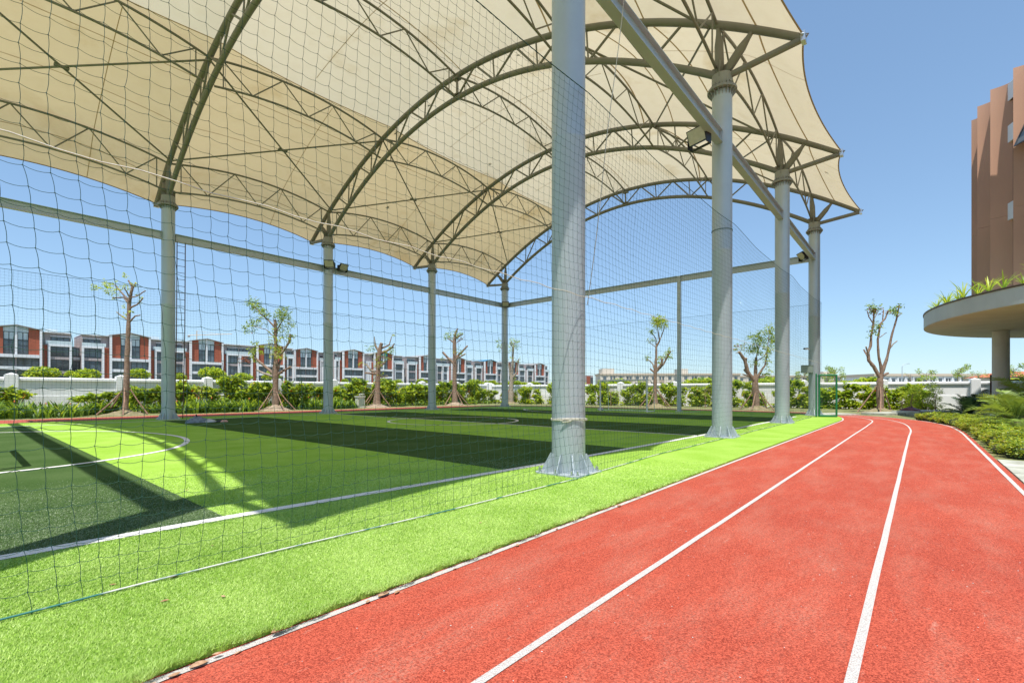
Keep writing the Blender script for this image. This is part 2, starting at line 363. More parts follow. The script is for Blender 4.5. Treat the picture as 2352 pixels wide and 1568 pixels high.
def ribbon(pts, w, z):
    pts = [Vector((p[0], p[1], 0)) for p in pts]; vs = []; fs = []
    for i, p in enumerate(pts):
        t = (pts[min(i + 1, len(pts) - 1)] - pts[max(i - 1, 0)]).normalized(); nrm = Vector((-t.y, t.x, 0))
        ww = w / 2
        vs += [(p.x + nrm.x * ww, p.y + nrm.y * ww, z), (p.x - nrm.x * ww, p.y - nrm.y * ww, z)]
    for i in range(len(pts) - 1): fs.append((2 * i, 2 * i + 1, 2 * i + 3, 2 * i + 2))
    return MB().add(vs, fs)
def jit(pts, a=0.002):
    return [(x + random.uniform(-a, a), y + random.uniform(-a, a)) for x, y in pts]
for o, w in ((0.045, 0.05), (1.17, 0.046), (2.42, 0.046), (3.66, 0.05)):
    ribbon(jit(path(o)), w, 0.005).build('lane_line', LINEW, trk)
# turf: slab with a ragged lip; strips are real pieces side by side
TZ = 0.03
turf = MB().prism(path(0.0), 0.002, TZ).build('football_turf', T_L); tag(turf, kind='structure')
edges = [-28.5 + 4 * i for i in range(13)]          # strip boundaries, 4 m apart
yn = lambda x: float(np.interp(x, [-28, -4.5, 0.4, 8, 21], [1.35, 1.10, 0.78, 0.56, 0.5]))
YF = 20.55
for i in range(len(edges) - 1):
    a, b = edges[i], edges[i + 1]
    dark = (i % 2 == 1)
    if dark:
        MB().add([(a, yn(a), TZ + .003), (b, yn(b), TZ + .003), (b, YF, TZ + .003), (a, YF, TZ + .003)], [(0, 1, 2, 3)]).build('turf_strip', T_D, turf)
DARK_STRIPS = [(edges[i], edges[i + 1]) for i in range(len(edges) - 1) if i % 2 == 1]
LINES = []
def tline(pts, w=0.11):
    LINES.append((pts, w)); ribbon(pts, w, TZ + .007).build('pitch_line', T_W, turf)
tline([(x, yn(x)) for x in np.linspace(-20, 20.9, 50)], 0.14)
tline([(-20, YF), (20.9, YF)], 0.13)
tline([(20.9, yn(20.9)), (20.9, YF)])
tline([(7.5, yn(7.5)), (7.5, YF)])
tline([(7.75 + 2.75 * math.cos(a), 11.1 + 2.75 * math.sin(a)) for a in np.linspace(0, 2 * PI, 49)])
D = [(-9, 6.2), (-5.85, 6.65), (-4.5, 7.15), (-3.2, 8.3), (-2.45, 9.9), (-2.2, 11.7), (-2.5, 13.8), (-3.4, 15.6), (-5.3, 17.2), (-9, 17.6)]
tline(catmull(D), 0.12); tline(catmull([(15 - x, y) for x, y in D]), 0.11)

# turf blades near the camera: short real blades, one uncountable mass
def turf_blades():
    allv = []; allf = []; allm = []
    n = 1500000
    # sample in polar coordinates round the camera so density falls with distance
    d = np.exp(rng.uniform(math.log(2.0), math.log(9.5), n)); ang = rng.uniform(YAW - 0.88, YAW + 0.88, n)
    x = CX + d * np.cos(ang); y = CY + d * np.sin(ang)
    k = (y > -1.585 + 0.02 * np.sin(x * 9) + 0.015 * np.sin(x * 31)) & (x > -9) & (rng.uniform(0, 1, n) > np.clip((d - 4.5) / 5.0, 0, 1))
    x, y, d = x[k], y[k], d[k]; n = len(x)
    mi = np.zeros(n, int)
    ynx = np.interp(x, [-28, -4.5, 0.4, 8, 21], [1.35, 1.10, 0.78, 0.56, 0.5])
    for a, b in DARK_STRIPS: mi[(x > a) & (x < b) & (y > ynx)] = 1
    mi[np.abs(y - ynx) < 0.07] = 2
    Dp = np.array(catmull(D, 24))
    near = np.full(n, 9.0)
    for q in Dp: near = np.minimum(near, (x - q[0]) ** 2 + (y - q[1]) ** 2)
    mi[near < 0.06 ** 2] = 2
    h = rng.uniform(0.006, 0.015, n); w = rng.uniform(0.0010, 0.0020, n) * np.clip(d / 2.6, 0.9, 3.0)
    edge = y < -1.52; h[edge] *= 2.0
    th = rng.uniform(0, 2 * PI, n); lean = rng.uniform(0.2, 1.5, n) * h; la = rng.normal(0.4, 1.2, n)
    base = np.stack([x, y, np.full(n, TZ)], 1); s = np.stack([np.cos(th) * w, np.sin(th) * w, np.zeros(n)], 1)
    tip = base + np.stack([np.cos(la) * lean, np.sin(la) * lean, h], 1)
    v = np.empty((n, 3, 3)); v[:, 0] = base - s; v[:, 1] = base + s; v[:, 2] = tip
    f = np.arange(n * 3).reshape(n, 3)
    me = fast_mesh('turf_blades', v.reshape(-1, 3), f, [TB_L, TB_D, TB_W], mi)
    tag(link('turf_blades', me), 'short plastic grass blades of the striped turf', 'turf', kind='stuff')
turf_blades()

# ------------------------------------------------------------------ canopy: columns
ZC = 9.63
def make_column(i, row):
    x = i * S; y = 0 if row == 'n' else W
    L = {('n', -1): 'grey steel column out at the near left end of the canopy',
         ('n', 0): 'thick grey steel column nearest the camera with net and rope tied round it',
         ('n', 1): 'grey steel column with a floodlight below its beam, second along the track',
         ('n', 2): 'grey steel column third along the track, between floodlit column and gate column',
         ('n', 3): 'grey steel column beside the open green gate, with cabinet and camera',
         ('f', -1): 'grey steel column off the far left end of the canopy',
         ('f', 0): 'far grey steel column with the ladder beside it',
         ('f', 1): 'far grey steel column carrying two floodlights',
         ('f', 2): 'far grey steel column between the two floodlit ones',
         ('f', 3): 'far corner grey steel column with one floodlight at the beam joint'}[(row, i)]
    t = empty('steel_column', (x, y, 0), L, 'column', 'columns carrying the canopy')
    return t, (x, y)
def column_meshes():
    M = {}
    M['shaft'] = MB().lathe([(0.262, 0.045), (0.262, 5.2), (0.2635, 5.205), (0.2635, 5.215), (0.262, 5.22), (0.262, ZC - 0.02)], 40).mesh('shaft', STEEL, True)
    M['base_plate'] = MB().prism([(-.40, -.33), (-.33, -.40), (.33, -.40), (.40, -.33), (.40, .33), (.33, .40), (-.33, .40), (-.40, .33)], 0.02, 0.05).mesh('base_plate', STEEL)
    gm = MB()
    gm.add([(0.255, -.008, .05), (0.42, -.008, .05), (0.42, -.008, .075), (0.285, -.008, .33), (0.255, -.008, .33), (0.255, .008, .05), (0.42, .008, .05), (0.42, .008, .075), (0.285, .008, .33), (0.255, .008, .33)],
           [(4, 3, 2, 1, 0), (5, 6, 7, 8, 9), (0, 1, 6, 5), (1, 2, 7, 6), (2, 3, 8, 7), (3, 4, 9, 8)])
    M['gusset'] = gm.mesh('gusset', STEEL)
    b = MB(); b.lathe([(0.022, .05), (0.022, .075)], 6); b.lathe([(0.012, .075), (0.012, .115), (0.006, .12)], 8)
    M['anchor_bolt'] = b.mesh('anchor_bolt', GALV)
    c = MB(); c.lathe([(0.262, ZC - .005), (0.385, ZC - .005), (0.385, ZC + .022), (0.262, ZC + .022)], 40); c.lathe([(0.262, ZC + .028), (0.385, ZC + .028), (0.385, ZC + .055), (0.262, ZC + .055)], 40)
    M['collar'] = c.mesh('collar', HEADC)
    r = MB()
    for s in (1, -1):
        z0 = ZC - .006 if s < 0 else ZC + .056
        r.add([(0.26, -.006, z0), (0.378, -.006, z0), (0.26, -.006, z0 + s * .17), (0.26, .006, z0), (0.378, .006, z0), (0.26, .006, z0 + s * .17)], [(0, 1, 2), (5, 4, 3), (0, 3, 4, 1), (1, 4, 5, 2)])
    M['collar_rib'] = r.mesh('collar_rib', HEADC)
    h = MB(); h.lathe([(0.268, ZC + .056), (0.268, 10.08), (0.24, 10.10)], 40)
    for k in range(4):
        a = PI / 4 + k * PI / 2; ca, sa = math.cos(a), math.sin(a)
    M['head'] = h.mesh('head', HEADC)
    p = MB(); p.box((-.27, -.012, 9.95), (.27, .012, 10.42)); p.box((-.012, -.27, 9.93), (.012, -.0125, 10.38)); p.box((-.012, .0125, 9.93), (.012, .27, 10.38))
    M['head_plate'] = p.mesh('head_plate', STEELD)
    return M
CM = column_meshes()
COLS = {}
proto = None
for row in ('n', 'f'):
    for i in (-1, 0, 1, 2, 3):
        t, (x, y) = make_column(i, row); COLS[(row, i)] = t
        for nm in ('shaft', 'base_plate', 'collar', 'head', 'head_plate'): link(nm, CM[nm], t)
        for k in range(10): link('gusset', CM['gusset'], t, rz=k * 2 * PI / 10 + 0.15)
        for k in range(12):
            side, q = divmod(k, 3); u = (-.29, 0, .29)[q]
            px_, py_ = [(u, -.355), (.355, u), (u, .355), (-.355, u)][side]
            link('anchor_bolt', CM['anchor_bolt'], t, (px_, py_, 0))
        for k in range(18): link('collar_rib', CM['collar_rib'], t, rz=k * 2 * PI / 18)

# ------------------------------------------------------------------ arch trusses
YC = W / 2
def zu(y): return 14.75 - 0.0278 * (y - YC) ** 2
def zl(y): return 13.80 - 3.75 * ((y - YC) / YC) ** 2
TIP = 1.97
ALAB = {-1: 'arched steel truss at the left end of the canopy, out of the frame', 0: 'arched steel truss rising from the ladder column, nearest overhead', 1: 'arched steel truss crossing the middle of the canopy to the floodlit near column',
        2: 'arched steel truss third from the left, behind the nearest column', 3: 'arched end truss framing the blue sky at the far end'}
for i in range(-1, 4):
    x = i * S
    t = empty('arch_truss', (x, 0, 0), ALAB[i], 'truss', 'arched trusses of the canopy')
    ys = np.linspace(-TIP, W + TIP, 49)
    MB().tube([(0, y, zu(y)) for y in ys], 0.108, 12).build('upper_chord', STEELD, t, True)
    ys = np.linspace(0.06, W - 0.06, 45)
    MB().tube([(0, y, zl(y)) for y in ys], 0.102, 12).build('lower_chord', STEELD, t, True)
    for s, yc in ((-1, 0), (1, W)):
        MB().tube([(0, yc + s * .10, 10.02), (0, yc + s * TIP * .985, zu(yc + s * TIP) - .02)], [0.088, 0.088], 10).build('eave_arm', STEELD, t, True)
        # tapered struts from the column head up to the upper chord
        for a, b in (((yc + s * .10, 10.15), (yc + s * .78, zu(yc + s * .78) - .05)), ((yc - s * .06, 10.12), (yc - s * .10, zu(yc - s * .10) - .05))):
            A = Vector((0, *a)); B = Vector((0, *b)); pts = [A.lerp(B, q) for q in (0, .12, .25, .6, .85, 1)]
            MB().tube(pts, [.075, .12, .125, .12, .07, .06], 12).build('head_strut', STEELD, t, True)
        MB().box((-.12, yc + s * TIP - .05, zu(yc + s * TIP) - .12), (.12, yc + s * TIP + .05, zu(yc + s * TIP) + .12)).build('tip_clamp', GALV, t)
        MB().tube([(-.18, yc + s * (TIP - .03), zu(yc + TIP * s) + .02), (0, yc + s * (TIP + .10), zu(yc + TIP * s) + .06), (.18, yc + s * (TIP - .03), zu(yc + TIP * s) + .02)], .02, 6).build('tip_shackle', GALV, t, True)
    # web: pairs of diagonals with posts
    N = 20; st = W / N
    for k in range(1, N):
        y = k * st
        if k % 2 == 0 and k not in (5, 10, 15):
            bar('web_post', (0, y, zl(y)), (0, y + (0.08 if k < 10 else -.08), zu(y)), 0.032, t)
    for k in range(1, N - 1):
        y0, y1 = k * st, (k + 1) * st
        if k % 2: bar('web_diagonal', (0, y0, zu(y0)), (0, y1, zl(y1)), 0.042, t)
        else: bar('web_diagonal', (0, y0, zl(y0)), (0, y1, zu(y1)), 0.042, t)
    # splice plate box at the crown
    MB().box((-.035, YC - .035, zl(YC)), (.035, YC + .035, zu(YC))).build('crown_post', STEELD, t)
    MB().box((-.12, YC - .18, zu(YC) - .17), (.12, YC + .18, zu(YC) - .098)).build('crown_plate', STEELD, t)
    MB().box((-.12, YC - .18, zl(YC) + .09), (.12, YC + .18, zl(YC) + .15)).build('crown_plate', STEELD, t)

# ------------------------------------------------------------------ purlin trusses between the arches
PY = [0.0, W * .25, W * .5, W * .75, W]
BUL = 0.50
PN = ['along the track side eave', 'a quarter in from the track side', 'along the crown', 'a quarter in from the far side', 'along the far eave']
BN = ['in the leftmost bay', 'in the bay behind the nearest column', 'in the third bay from the left', 'in the end bay']
for j, y in enumerate(PY):
    for i in range(4):
        x0 = (i - 1) * S; eave = j in (0, 4)
        yy = y + (0.0 if not eave else (0.12 if j == 0 else -0.12))
        t = empty('purlin_truss', (x0, yy, 0), f'lattice truss {PN[j]}, {BN[i]}', 'truss', 'lattice trusses between the arches')
        u0 = zu(yy) - .02; l0 = zl(yy) + (0.0 if not eave else 0.12)
        fu = lambda q: (S * q, 0, u0 + BUL * 4 * q * (1 - q) - .02)
        fl = lambda q: (S * q, 0, l0 + (BUL - .02) * 4 * q * (1 - q))
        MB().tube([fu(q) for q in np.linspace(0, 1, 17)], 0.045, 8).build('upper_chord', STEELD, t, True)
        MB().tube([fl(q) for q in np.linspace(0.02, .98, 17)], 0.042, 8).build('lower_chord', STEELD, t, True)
        tn = [0.06, 0.355, 0.645, 0.94]; bn = [0.2, 0.5, 0.8]
        for q in (0.06, 0.94): bar('web_post', fl(q), fu(q), 0.024, t)
        for k in range(3):
            bar('web_diagonal', fu(tn[k]), fl(bn[k]), 0.026, t); bar('web_diagonal', fl(bn[k]), fu(tn[k + 1]), 0.026, t)
# cross bracing rods
for i in range(4):
    x0 = (i - 1) * S
    for nm, ya, yb in (('track', 0.35, W * .25), ('far', W - .35, W * .75)):
        t = empty('cross_brace', (x0, 0, 0), f'crossed bracing rods on the {nm} side, {BN[i]}', 'brace', 'cross braces under the canopy')
        za, zb = zu(ya) - .12, zu(yb) - .12
        bar('rod', (0, ya, za), (S, yb, zb), 0.036, t); bar('rod', (0, yb, zb), (S, ya, za), 0.036, t)
        c = Vector((S / 2, (ya + yb) / 2, (za + zb) / 2)); MB().box((c.x - .2, c.y - .07, c.z - .03), (c.x + .2, c.y + .07, c.z + .03)).build('gusset_plate', STEELD, t)

# ------------------------------------------------------------------ canopy membrane
def mem_z(t, y):
    """t = bay fraction, y across"""
    e = min(1.0, max(0.0, (min(y + TIP, W + TIP - y) - .25) / 1.9)); e = e * e * (3 - 2 * e)
    return zu(y) + 0.06 + .04 * e + (.06 + (BUL - .04) * e) * 4 * t * (1 - t)
def make_membrane():
    nb, n = 24, 72
    for i in range(4):
        x0 = (i - 1) * S
        vs = []; fs = []; mi = []
        for a in range(nb + 1):
            t = a / nb; inset = 0.40 * 4 * t * (1 - t)
            ya, yb = -TIP + inset, W + TIP - inset
            # fixed seam rows so the lighter middle panel has a straight border
            ys = np.concatenate([np.linspace(ya, 5.9 - .6 * 4 * t * (1 - t), 22, endpoint=False), np.linspace(5.9 - .6 * 4 * t * (1 - t), 15.5 + .75 * 4 * t * (1 - t), 29, endpoint=False), np.linspace(15.5 + .75 * 4 * t * (1 - t), yb, 22)])
            for y in ys: vs.append((x0 + S * t, y, mem_z(t, y) - 0.05 * math.sin(t * PI) * math.sin(y * PI / 5.4) ** 2))
        m = len(ys)
        for a in range(nb):
            for b in range(m - 1):
                fs.append((a * m + b, a * m + b + 1, (a + 1) * m + b + 1, (a + 1) * m + b)); mi.append(1 if 22 <= b < 51 else (2 if b < 22 else 0))
        o = link('fabric_panel', fast_mesh('fabric_panel', vs, fs, [MEM_D, MEM_L, MEM_M], mi, True), MEM)
        # edge cables and seams
        for e in (0, m - 1): MB().tube([vs[a * m + e] for a in range(nb + 1)], 0.022, 6).build('edge_cable', SEAM, MEM, True)
        def strip(pts, w, nrm):
            q = MB(); V = []; Fc = []
            for p in pts: V += [(p[0] - nrm[0] * w, p[1] - nrm[1] * w, p[2] - .012), (p[0] + nrm[0] * w, p[1] + nrm[1] * w, p[2] - .012)]
            for k in range(len(pts) - 1): Fc.append((2 * k, 2 * k + 1, 2 * k + 3, 2 * k + 2))
            q.add(V, Fc).build('seam', SEAM, MEM)
        for b in (3, 12, 18, 22, 36, 51, 56, 62, 69):
            strip([vs[a * m + b] for a in range(nb + 1)], 0.022 if b not in (22, 51) else 0.030, (0, 1))
        for a in (8, 16):
            lo_, hi_ = ((0, 16) if a == 8 else (52, 72)); strip([vs[a * m + b] for b in range(lo_, hi_ + 1)], 0.013, (1, 0))
        strip([vs[12 * m + b] for b in range(24, 50)], 0.013, (1, 0))
MEM = empty('canopy_membrane', (0, 0, 0), 'cream tensile fabric roof stretched over the arched steel trusses', 'canopy')
make_membrane()

# fallen leaves lying on top of the fabric, seen as dark shapes through it
def on_mem(px_, py_):
    for d in np.arange(6, 45, .02):
        P = at(px_, py_, d); tt_ = ((P.x + S) % S) / S
        if P.z > mem_z(tt_, P.y) + .03: return P
def star_mesh():
    m = MB(); ol = []
    for k in range(10):
        a = k * PI / 5; r0 = .13 if k % 2 == 0 else .045; ol.append((r0 * math.cos(a), r0 * math.sin(a)))
    return m.prism(ol, 0, .006).mesh('blade', DLEAF)
STAR = star_mesh()
for k, (px_, py_) in enumerate([(1190, 124), (908, 305), (890, 474), (1900, 395), (1125, 375), (985, 240)]):
    P = on_mem(px_, py_); t = empty('fallen_leaf', P, ['star shaped leaf shadowed through the fabric left of the nearest column', 'star shaped leaf shadow on the fabric beside the middle arch', 'dark leaf spot low on the fabric between the far arches', 'small leaf shadow on the overhang near the third column', 'leaf shadow on the pale panel before the end arch', 'leaf shadow on the pale panel above the middle arch'][k], 'leaf', rz=k * .7)
    o = link('blade', STAR, t); o.scale = (1.3,) * 3 if k == 2 else (1, 1, 1)

# ------------------------------------------------------------------ I-beams
def ibeam(p, q, label, h=.34, w=.20, tf=.018, tw=.012):
    p = Vector(p); q = Vector(q); L = (q - p).length; ang = math.atan2(q.y - p.y, q.x - p.x)
    t = empty('steel_beam', p, label, 'beam', 'beams tying the columns', ang)
    MB().box((0, -w / 2, h / 2 - tf), (L, w / 2, h / 2)).build('top_flange', STEEL, t)
    MB().box((0, -w / 2, -h / 2), (L, w / 2, -h / 2 + tf)).build('bottom_flange', STEEL, t)
    MB().box((0, -tw / 2, -h / 2 + tf), (L, tw / 2, h / 2 - tf)).build('web', STEEL, t)
    for xx in (0.004, L - .016): MB().box((xx, -w / 2 + .01, -h / 2 + tf + .001), (xx + .012, -tw / 2 - .0005, h / 2 - tf - .001)).build('stiffener', STEEL, t)
    return t
ZB = 8.28
nb_ = ['left bay', 'bay left of the floodlit near column', 'bay right of the floodlit near column', 'end bay, above the net']
for i in range(4):
    x0 = (i - 1) * S
    ibeam((x0 + .265, 0, ZB), (x0 + S - .265, 0, ZB), f'grey I-beam over the track side columns, {nb_[i]}')
    fl_ = ['left of the ladder column', 'from ladder column to the column with two floodlights', 'right of the column with two floodlights', 'ending at the far corner column'][i]
    ibeam((x0 + .265, W, ZB), (x0 + S - .265, W, ZB), f'grey I-beam along the far columns, {fl_}')
ibeam((-S, .265, ZB), (-S, W - .265, ZB), 'grey I-beam across the left end of the canopy, out of view')
ibeam((3 * S, .265, ZB), (3 * S, 7.05, ZB), 'grey I-beam across the far end, on the track side of the slim post')
ibeam((3 * S, 7.27, ZB), (3 * S, W - .265, ZB), 'grey I-beam across the far end, left of the slim post')
t = empty('square_post', (3 * S, 7.16, 0), 'slim square grey post holding up the far end beam behind the goal', 'post')
MB().box((-.1, -.1, .04), (.1, .1, ZB + .16)).build('shaft', STEEL, t); MB().box((-.2, -.2, .02), (.2, .2, .045)).build('base_plate', STEEL, t)
for a, b in ((-.15, -.15), (.15, -.15), (.15, .15), (-.15, .15)): MB().lathe([(.018, .045), (.018, .08)], 6, (a, b)).build('anchor_bolt', GALV, t)

# ------------------------------------------------------------------ floodlights
def floodlight(loc, yaw, label, tilt=0.6):
    t = empty('floodlight', loc, label, 'floodlight', 'floodlights on the beams', yaw)
    c, s = math.cos(tilt), math.sin(tilt)
    def P(x, y, z): return (x * c + z * s, y, -x * s + z * c)
    def rbox(a, b, name, m):
        o = MB(); o.box(a, b); o.v = [P(*v) for v in o.v]; o.build(name, m, t)
    rbox((.06, -.27, -.2), (.14, .27, .2), 'housing', BLACK)
    rbox((.141, -.245, -.175), (.146, .245, .175), 'lens', LENS)
    for k in range(7): rbox((.0, -.2 + k * .066, -.15), (.0595, -.192 + k * .066, .15), 'cooling_fin', BLACK)
    for s_ in (-1, 1): MB().box((-.10, s_ * .285 - .006, -.30), (.11, s_ * .285 + .006, .02)).build('bracket_arm', BLACK, t)
    MB().box((-.10, -.29, -.315), (.0, .29, -.30)).build('bracket_foot', BLACK, t)
    return t
floodlight((6.72, .30, ZB - .12), 2.85, 'black floodlight hanging beside the beam at the second near column', 0.35)
floodlight((S - .13, W - .42, ZB + .27), -2.4, 'left one of the two black floodlights on the far column', 0.5)
floodlight((S + .72, W - .3, ZB + .27), -1.4, 'right one of the two black floodlights on the far column', 0.6)
floodlight((3 * S - .3, W - .35, ZB + .1), -2.4, 'black floodlight at the far corner column', 0.5)
floodlight((3 * S - .85, .35, ZB + .05), 2.2, 'black floodlight on the beam above the gate column', 0.7)

# ------------------------------------------------------------------ nets
def tubes_fast(segA, segB, r):
    """3-sided tubes for many straight segments -> verts, quads"""
    A = np.asarray(segA, float); B = np.asarray(segB, float); d = B - A; L = np.linalg.norm(d, axis=1, keepdims=True); d = d / np.maximum(L, 1e-9)
    ref = np.where(np.abs(d[:, 2:3]) > .8, np.array([[1.0, 0, 0]]), np.array([[0, 0, 1.0]]))
    u = np.cross(d, ref); u /= np.linalg.norm(u, axis=1, keepdims=True); v = np.cross(d, u)
    n = len(A); V = np.empty((n, 6, 3)); r = np.broadcast_to(np.asarray(r, float).reshape(-1, 1), (n, 1))
    for k in range(3):
        a = 2 * PI * k / 3; o = (u * math.cos(a) + v * math.sin(a)) * r; V[:, k] = A + o; V[:, 3 + k] = B + o
    base = np.arange(n)[:, None] * 6
    Fq = np.concatenate([base + np.array([[k, (k + 1) % 3, 3 + (k + 1) % 3, 3 + k]]) for k in range(3)], 0)
    return V.reshape(-1, 3), Fq
def net(name_label, x0, x1, height, cell, fn, r, sub=1, cat='net', sag=0.0, parent=None, knots=None, m=NETM):
    """fn(u, z) -> xyz; u along, z up. sub = segments per cell"""
    nu = int(round((x1 - x0) / cell)); nz = int(round(height / cell))
    U = np.linspace(x0, x1, nu + 1); Z = np.linspace(0.0, height, nz + 1)
    A = []; B = []
    gu, gz = np.meshgrid(U, Z, indexing='ij')
    ju = gu + rng.normal(0, cell * .03, gu.shape); jz = gz + rng.normal(0, cell * .03, gu.shape)
    jz[:, 0] = gz[:, 0]; jz[:, -1] = gz[:, -1]
    P = fn(ju, jz)                                        # nu+1, nz+1, 3
    def seg(a, b, sagv):
        a = a.reshape(-1, 3); b = b.reshape(-1, 3)
        prev = a
        for k in range(1, sub + 1):
            q = k / sub; c = a + (b - a) * q + np.asarray(sagv) * (4 * q * (1 - q))
            A.append(prev); B.append(c); prev = c
    seg(P[:, :-1], P[:, 1:], (sag * .35, 0, 0)); seg(P[:-1], P[1:], (0, 0, -sag))
    A = np.concatenate(A); B = np.concatenate(B)
    V, Fq = tubes_fast(A, B, r)
    if knots is not None:
        K = P.reshape(-1, 3); K = K[K[:, 0] < knots]; kr = 0.0048
        off = np.array([[1, 0, 0], [-1, 0, 0], [0, 1, 0], [0, -1, 0], [0, 0, 1], [0, 0, -1]]) * kr
        kv = (K[:, None] + off[None]).reshape(-1, 3); o = len(V) + np.arange(len(K))[:, None] * 6
        tri = np.array([[0, 2, 4], [2, 1, 4], [1, 3, 4], [3, 0, 4], [2, 0, 5], [1, 2, 5], [3, 1, 5], [0, 3, 5]])
        kf = (o[:, None, :1] + tri[None]).reshape(-1, 3); kf = np.concatenate([kf, kf[:, 2:3]], 1)   # placeholder 4th index removed below
        return V, Fq, kv, kf[:, :3] - 0
    return V, Fq, None, None
def build_net(nm, label, cat, args, kw, top=None, extra=()):
    t = empty(nm, (0, 0, 0), label, cat)
    V, Fq, kv, kf = net(None, *args, **kw)
    tag(link('netting', fast_mesh('netting', V, Fq, kw.get('m', NETM)), t), kind='stuff')
    if kv is not None: tag(link('knots', fast_mesh('knots', kv, kf - len(V), NETM), t), kind='stuff')
    return t
NH = 5.86
_ph = rng.uniform(0, 6, 12)
def near_fn(u, z):
    b = np.clip(1 - z / 1.1, 0, 1) ** 2                       # loose foot of the net
    yb = np.interp(u, [-9, -5.5, -3, -.5, 0.3, 3, 8, 23], [-.36, -.36, -.42, -.46, -.36, -.25, -.22, -.2])
    y = -.295 + 0.012 * np.sin(u * 1.7 + _ph[0]) + 0.012 * np.sin(z * 2.1 + u * .8 + _ph[1]) + (yb + .295) * b * 1.0 - 0.04 * np.sin(np.clip(z / 1.1, 0, 1) * PI) * (1 + np.sin(u * 2.3))
    dc = np.abs(((u + S / 2) % S) - S / 2); y = np.where((dc < .45) & (z > .3), np.minimum(y, -.285), y)
    x = u + 0.07 * np.sin(z * 1.15 + .6) + 0.016 * np.sin(z * 3.1 + u * 2 + _ph[2]) + 0.05 * b * np.sin(u * 5 + _ph[3]) + 0.02 * np.sin(z * 1.1 + u * .5)
    zz = z * 1.0 + 0.02 * np.sin(u * .9 + _ph[4]) * (z > 0) * (z < NH) + TZ + .012
    # slack rows sag between columns at the top
    zz = zz - np.clip(z / NH, 0, 1) * 0.10 * (1 - (np.abs(((u + S) % S) / S - .5) * 2) ** 2)
    return np.stack([x, y, zz], -1)
def near_net():
    t = empty('safety_net', (0, 0, 0), 'green mesh net hung along the track side columns in front of the pitch', 'net')
    V1, F1, kv, kf = net(None, -S - .3, 1.75, NH, .117, near_fn, .0017, sub=4, sag=.012, knots=99)
    tag(link('netting', fast_mesh('netting', V1, F1, NETM), t), kind='stuff'); tag(link('knots', fast_mesh('knots', kv, kf - len(V1), NETM), t), kind='stuff')
    V2, F2, _, _ = net(None, 1.75, 3 * S, NH, .118, near_fn, .0017, sub=1)
    tag(link('netting', fast_mesh('netting', V2, F2, NETM), t), kind='stuff')
    us = np.linspace(-S - .3, 3 * S, 160)
    top = near_fn(us, np.full_like(us, NH)); bot = near_fn(us, np.zeros_like(us))
    MB().tube([tuple(p) for p in top], .006, 6).build('top_rope', NETM, t, True)
    MB().tube([(p[0], p[1], TZ + .02) for p in bot], .0062, 6).build('bottom_rope', mat('net_foot_rope', (0.05, 0.20, 0.17), 0.8, 0, 2.5, col2=(0.66, 0.64, 0.58), lo=.44, hi=.52), t, True)
    mid = near_fn(us, np.full_like(us, 2.72)); MB().tube([(p[0], min(p[1], -.292) - .012, 2.74 + .012 * math.sin(p[0] * 9)) for p in mid], .005, 6).build('middle_rope', ROPEW, t, True)
near_net()
def flat(axis, c):
    def fn(u, z):
        w = c + .02 * np.sin(u * 1.3 + z)
        z = z + TZ
        return np.stack([u, w, z], -1) if axis == 'x' else np.stack([w, u, z], -1)
    return fn
for lab, a, b, fn in (('fine mesh net strung along the far row of columns', -S - 4, 3 * S, flat('x', W + .31)), ('fine mesh net across the far end behind the goal', -.28, W + .3, flat('y', 3 * S + .31))):
    t = empty('safety_net', (0, 0, 0), lab, 'net')
    V, Fq, _, _ = net(None, a, b, NH, .118, fn, .0019)
    tag(link('netting', fast_mesh('netting', V, Fq, NETM), t), kind='stuff')
    us = np.linspace(a, b, 40); top = fn(us, np.full_like(us, NH)); MB().tube([tuple(p) for p in top], .008, 6).build('top_rope', NETM, t, True)
# ties and ropes
t = empty('tie_rope', (0, 0, 0), 'pale rope looped and knotted round the foot of the nearest column', 'rope')
for z in (.86, .878): MB().tube([(.278 * math.cos(a), .278 * math.sin(a) - .01, z + .012 * math.sin(a * 2)) for a in np.linspace(0, 2 * PI, 33)], .009, 6).build('turn', ROPEW, t, True)
q = Vector((-.205, -.20, .87)); lp = [q + Vector((-.10 * a_ * .65, -.10 * a_ * -.76, -.015 + .03 * b_)) for a_, b_ in ((0, 0), (.6, .5), (1.3, .55), (1.75, 0), (1.3, -.7), (.6, -.5), (.15, -.1))]
MB().tube(lp, .008, 6).build('loop', ROPEW, t, True)
t = empty('hanging_rope', (0, 0, 0), 'thin white rope hanging from the canopy beside the nearest column', 'rope')
P0 = at(1437, -40, 8.6); P1 = at(1350, 700, 8.2)
MB().tube([P0.lerp(P1, k / 10) + Vector((0.02 * math.sin(k), 0, 0)) for k in range(11)], .008, 6).build('cord', ROPEW, t, True)
t = empty('column_tie', (0, 0, 0), 'dark wire tie round the upper part of the second near column', 'tie')
MB().tube([(S + .272 * math.cos(a), .272 * math.sin(a), NH - .1) for a in np.linspace(0, 2 * PI, 25)], .007, 6).build('turn', NETM, t, True)

# ------------------------------------------------------------------ ladder on the far column
t = empty('ladder', (0.47, W - .1, 0), 'tall narrow steel ladder standing against the far left column', 'ladder')
for s in (-.16, .16): MB().tube([(s - .1, 0, TZ), (s - .02, 0, 4), (s, 0, ZB - .17)], .02, 6).build('rail', RUST, t)
for k in range(1, 27): z = k * .305; bar('rung', (-.16 - .1 + .1 * z / 8.1, 0, z), (.16 - .1 + .1 * z / 8.1, 0, z), .011, t, RUST)

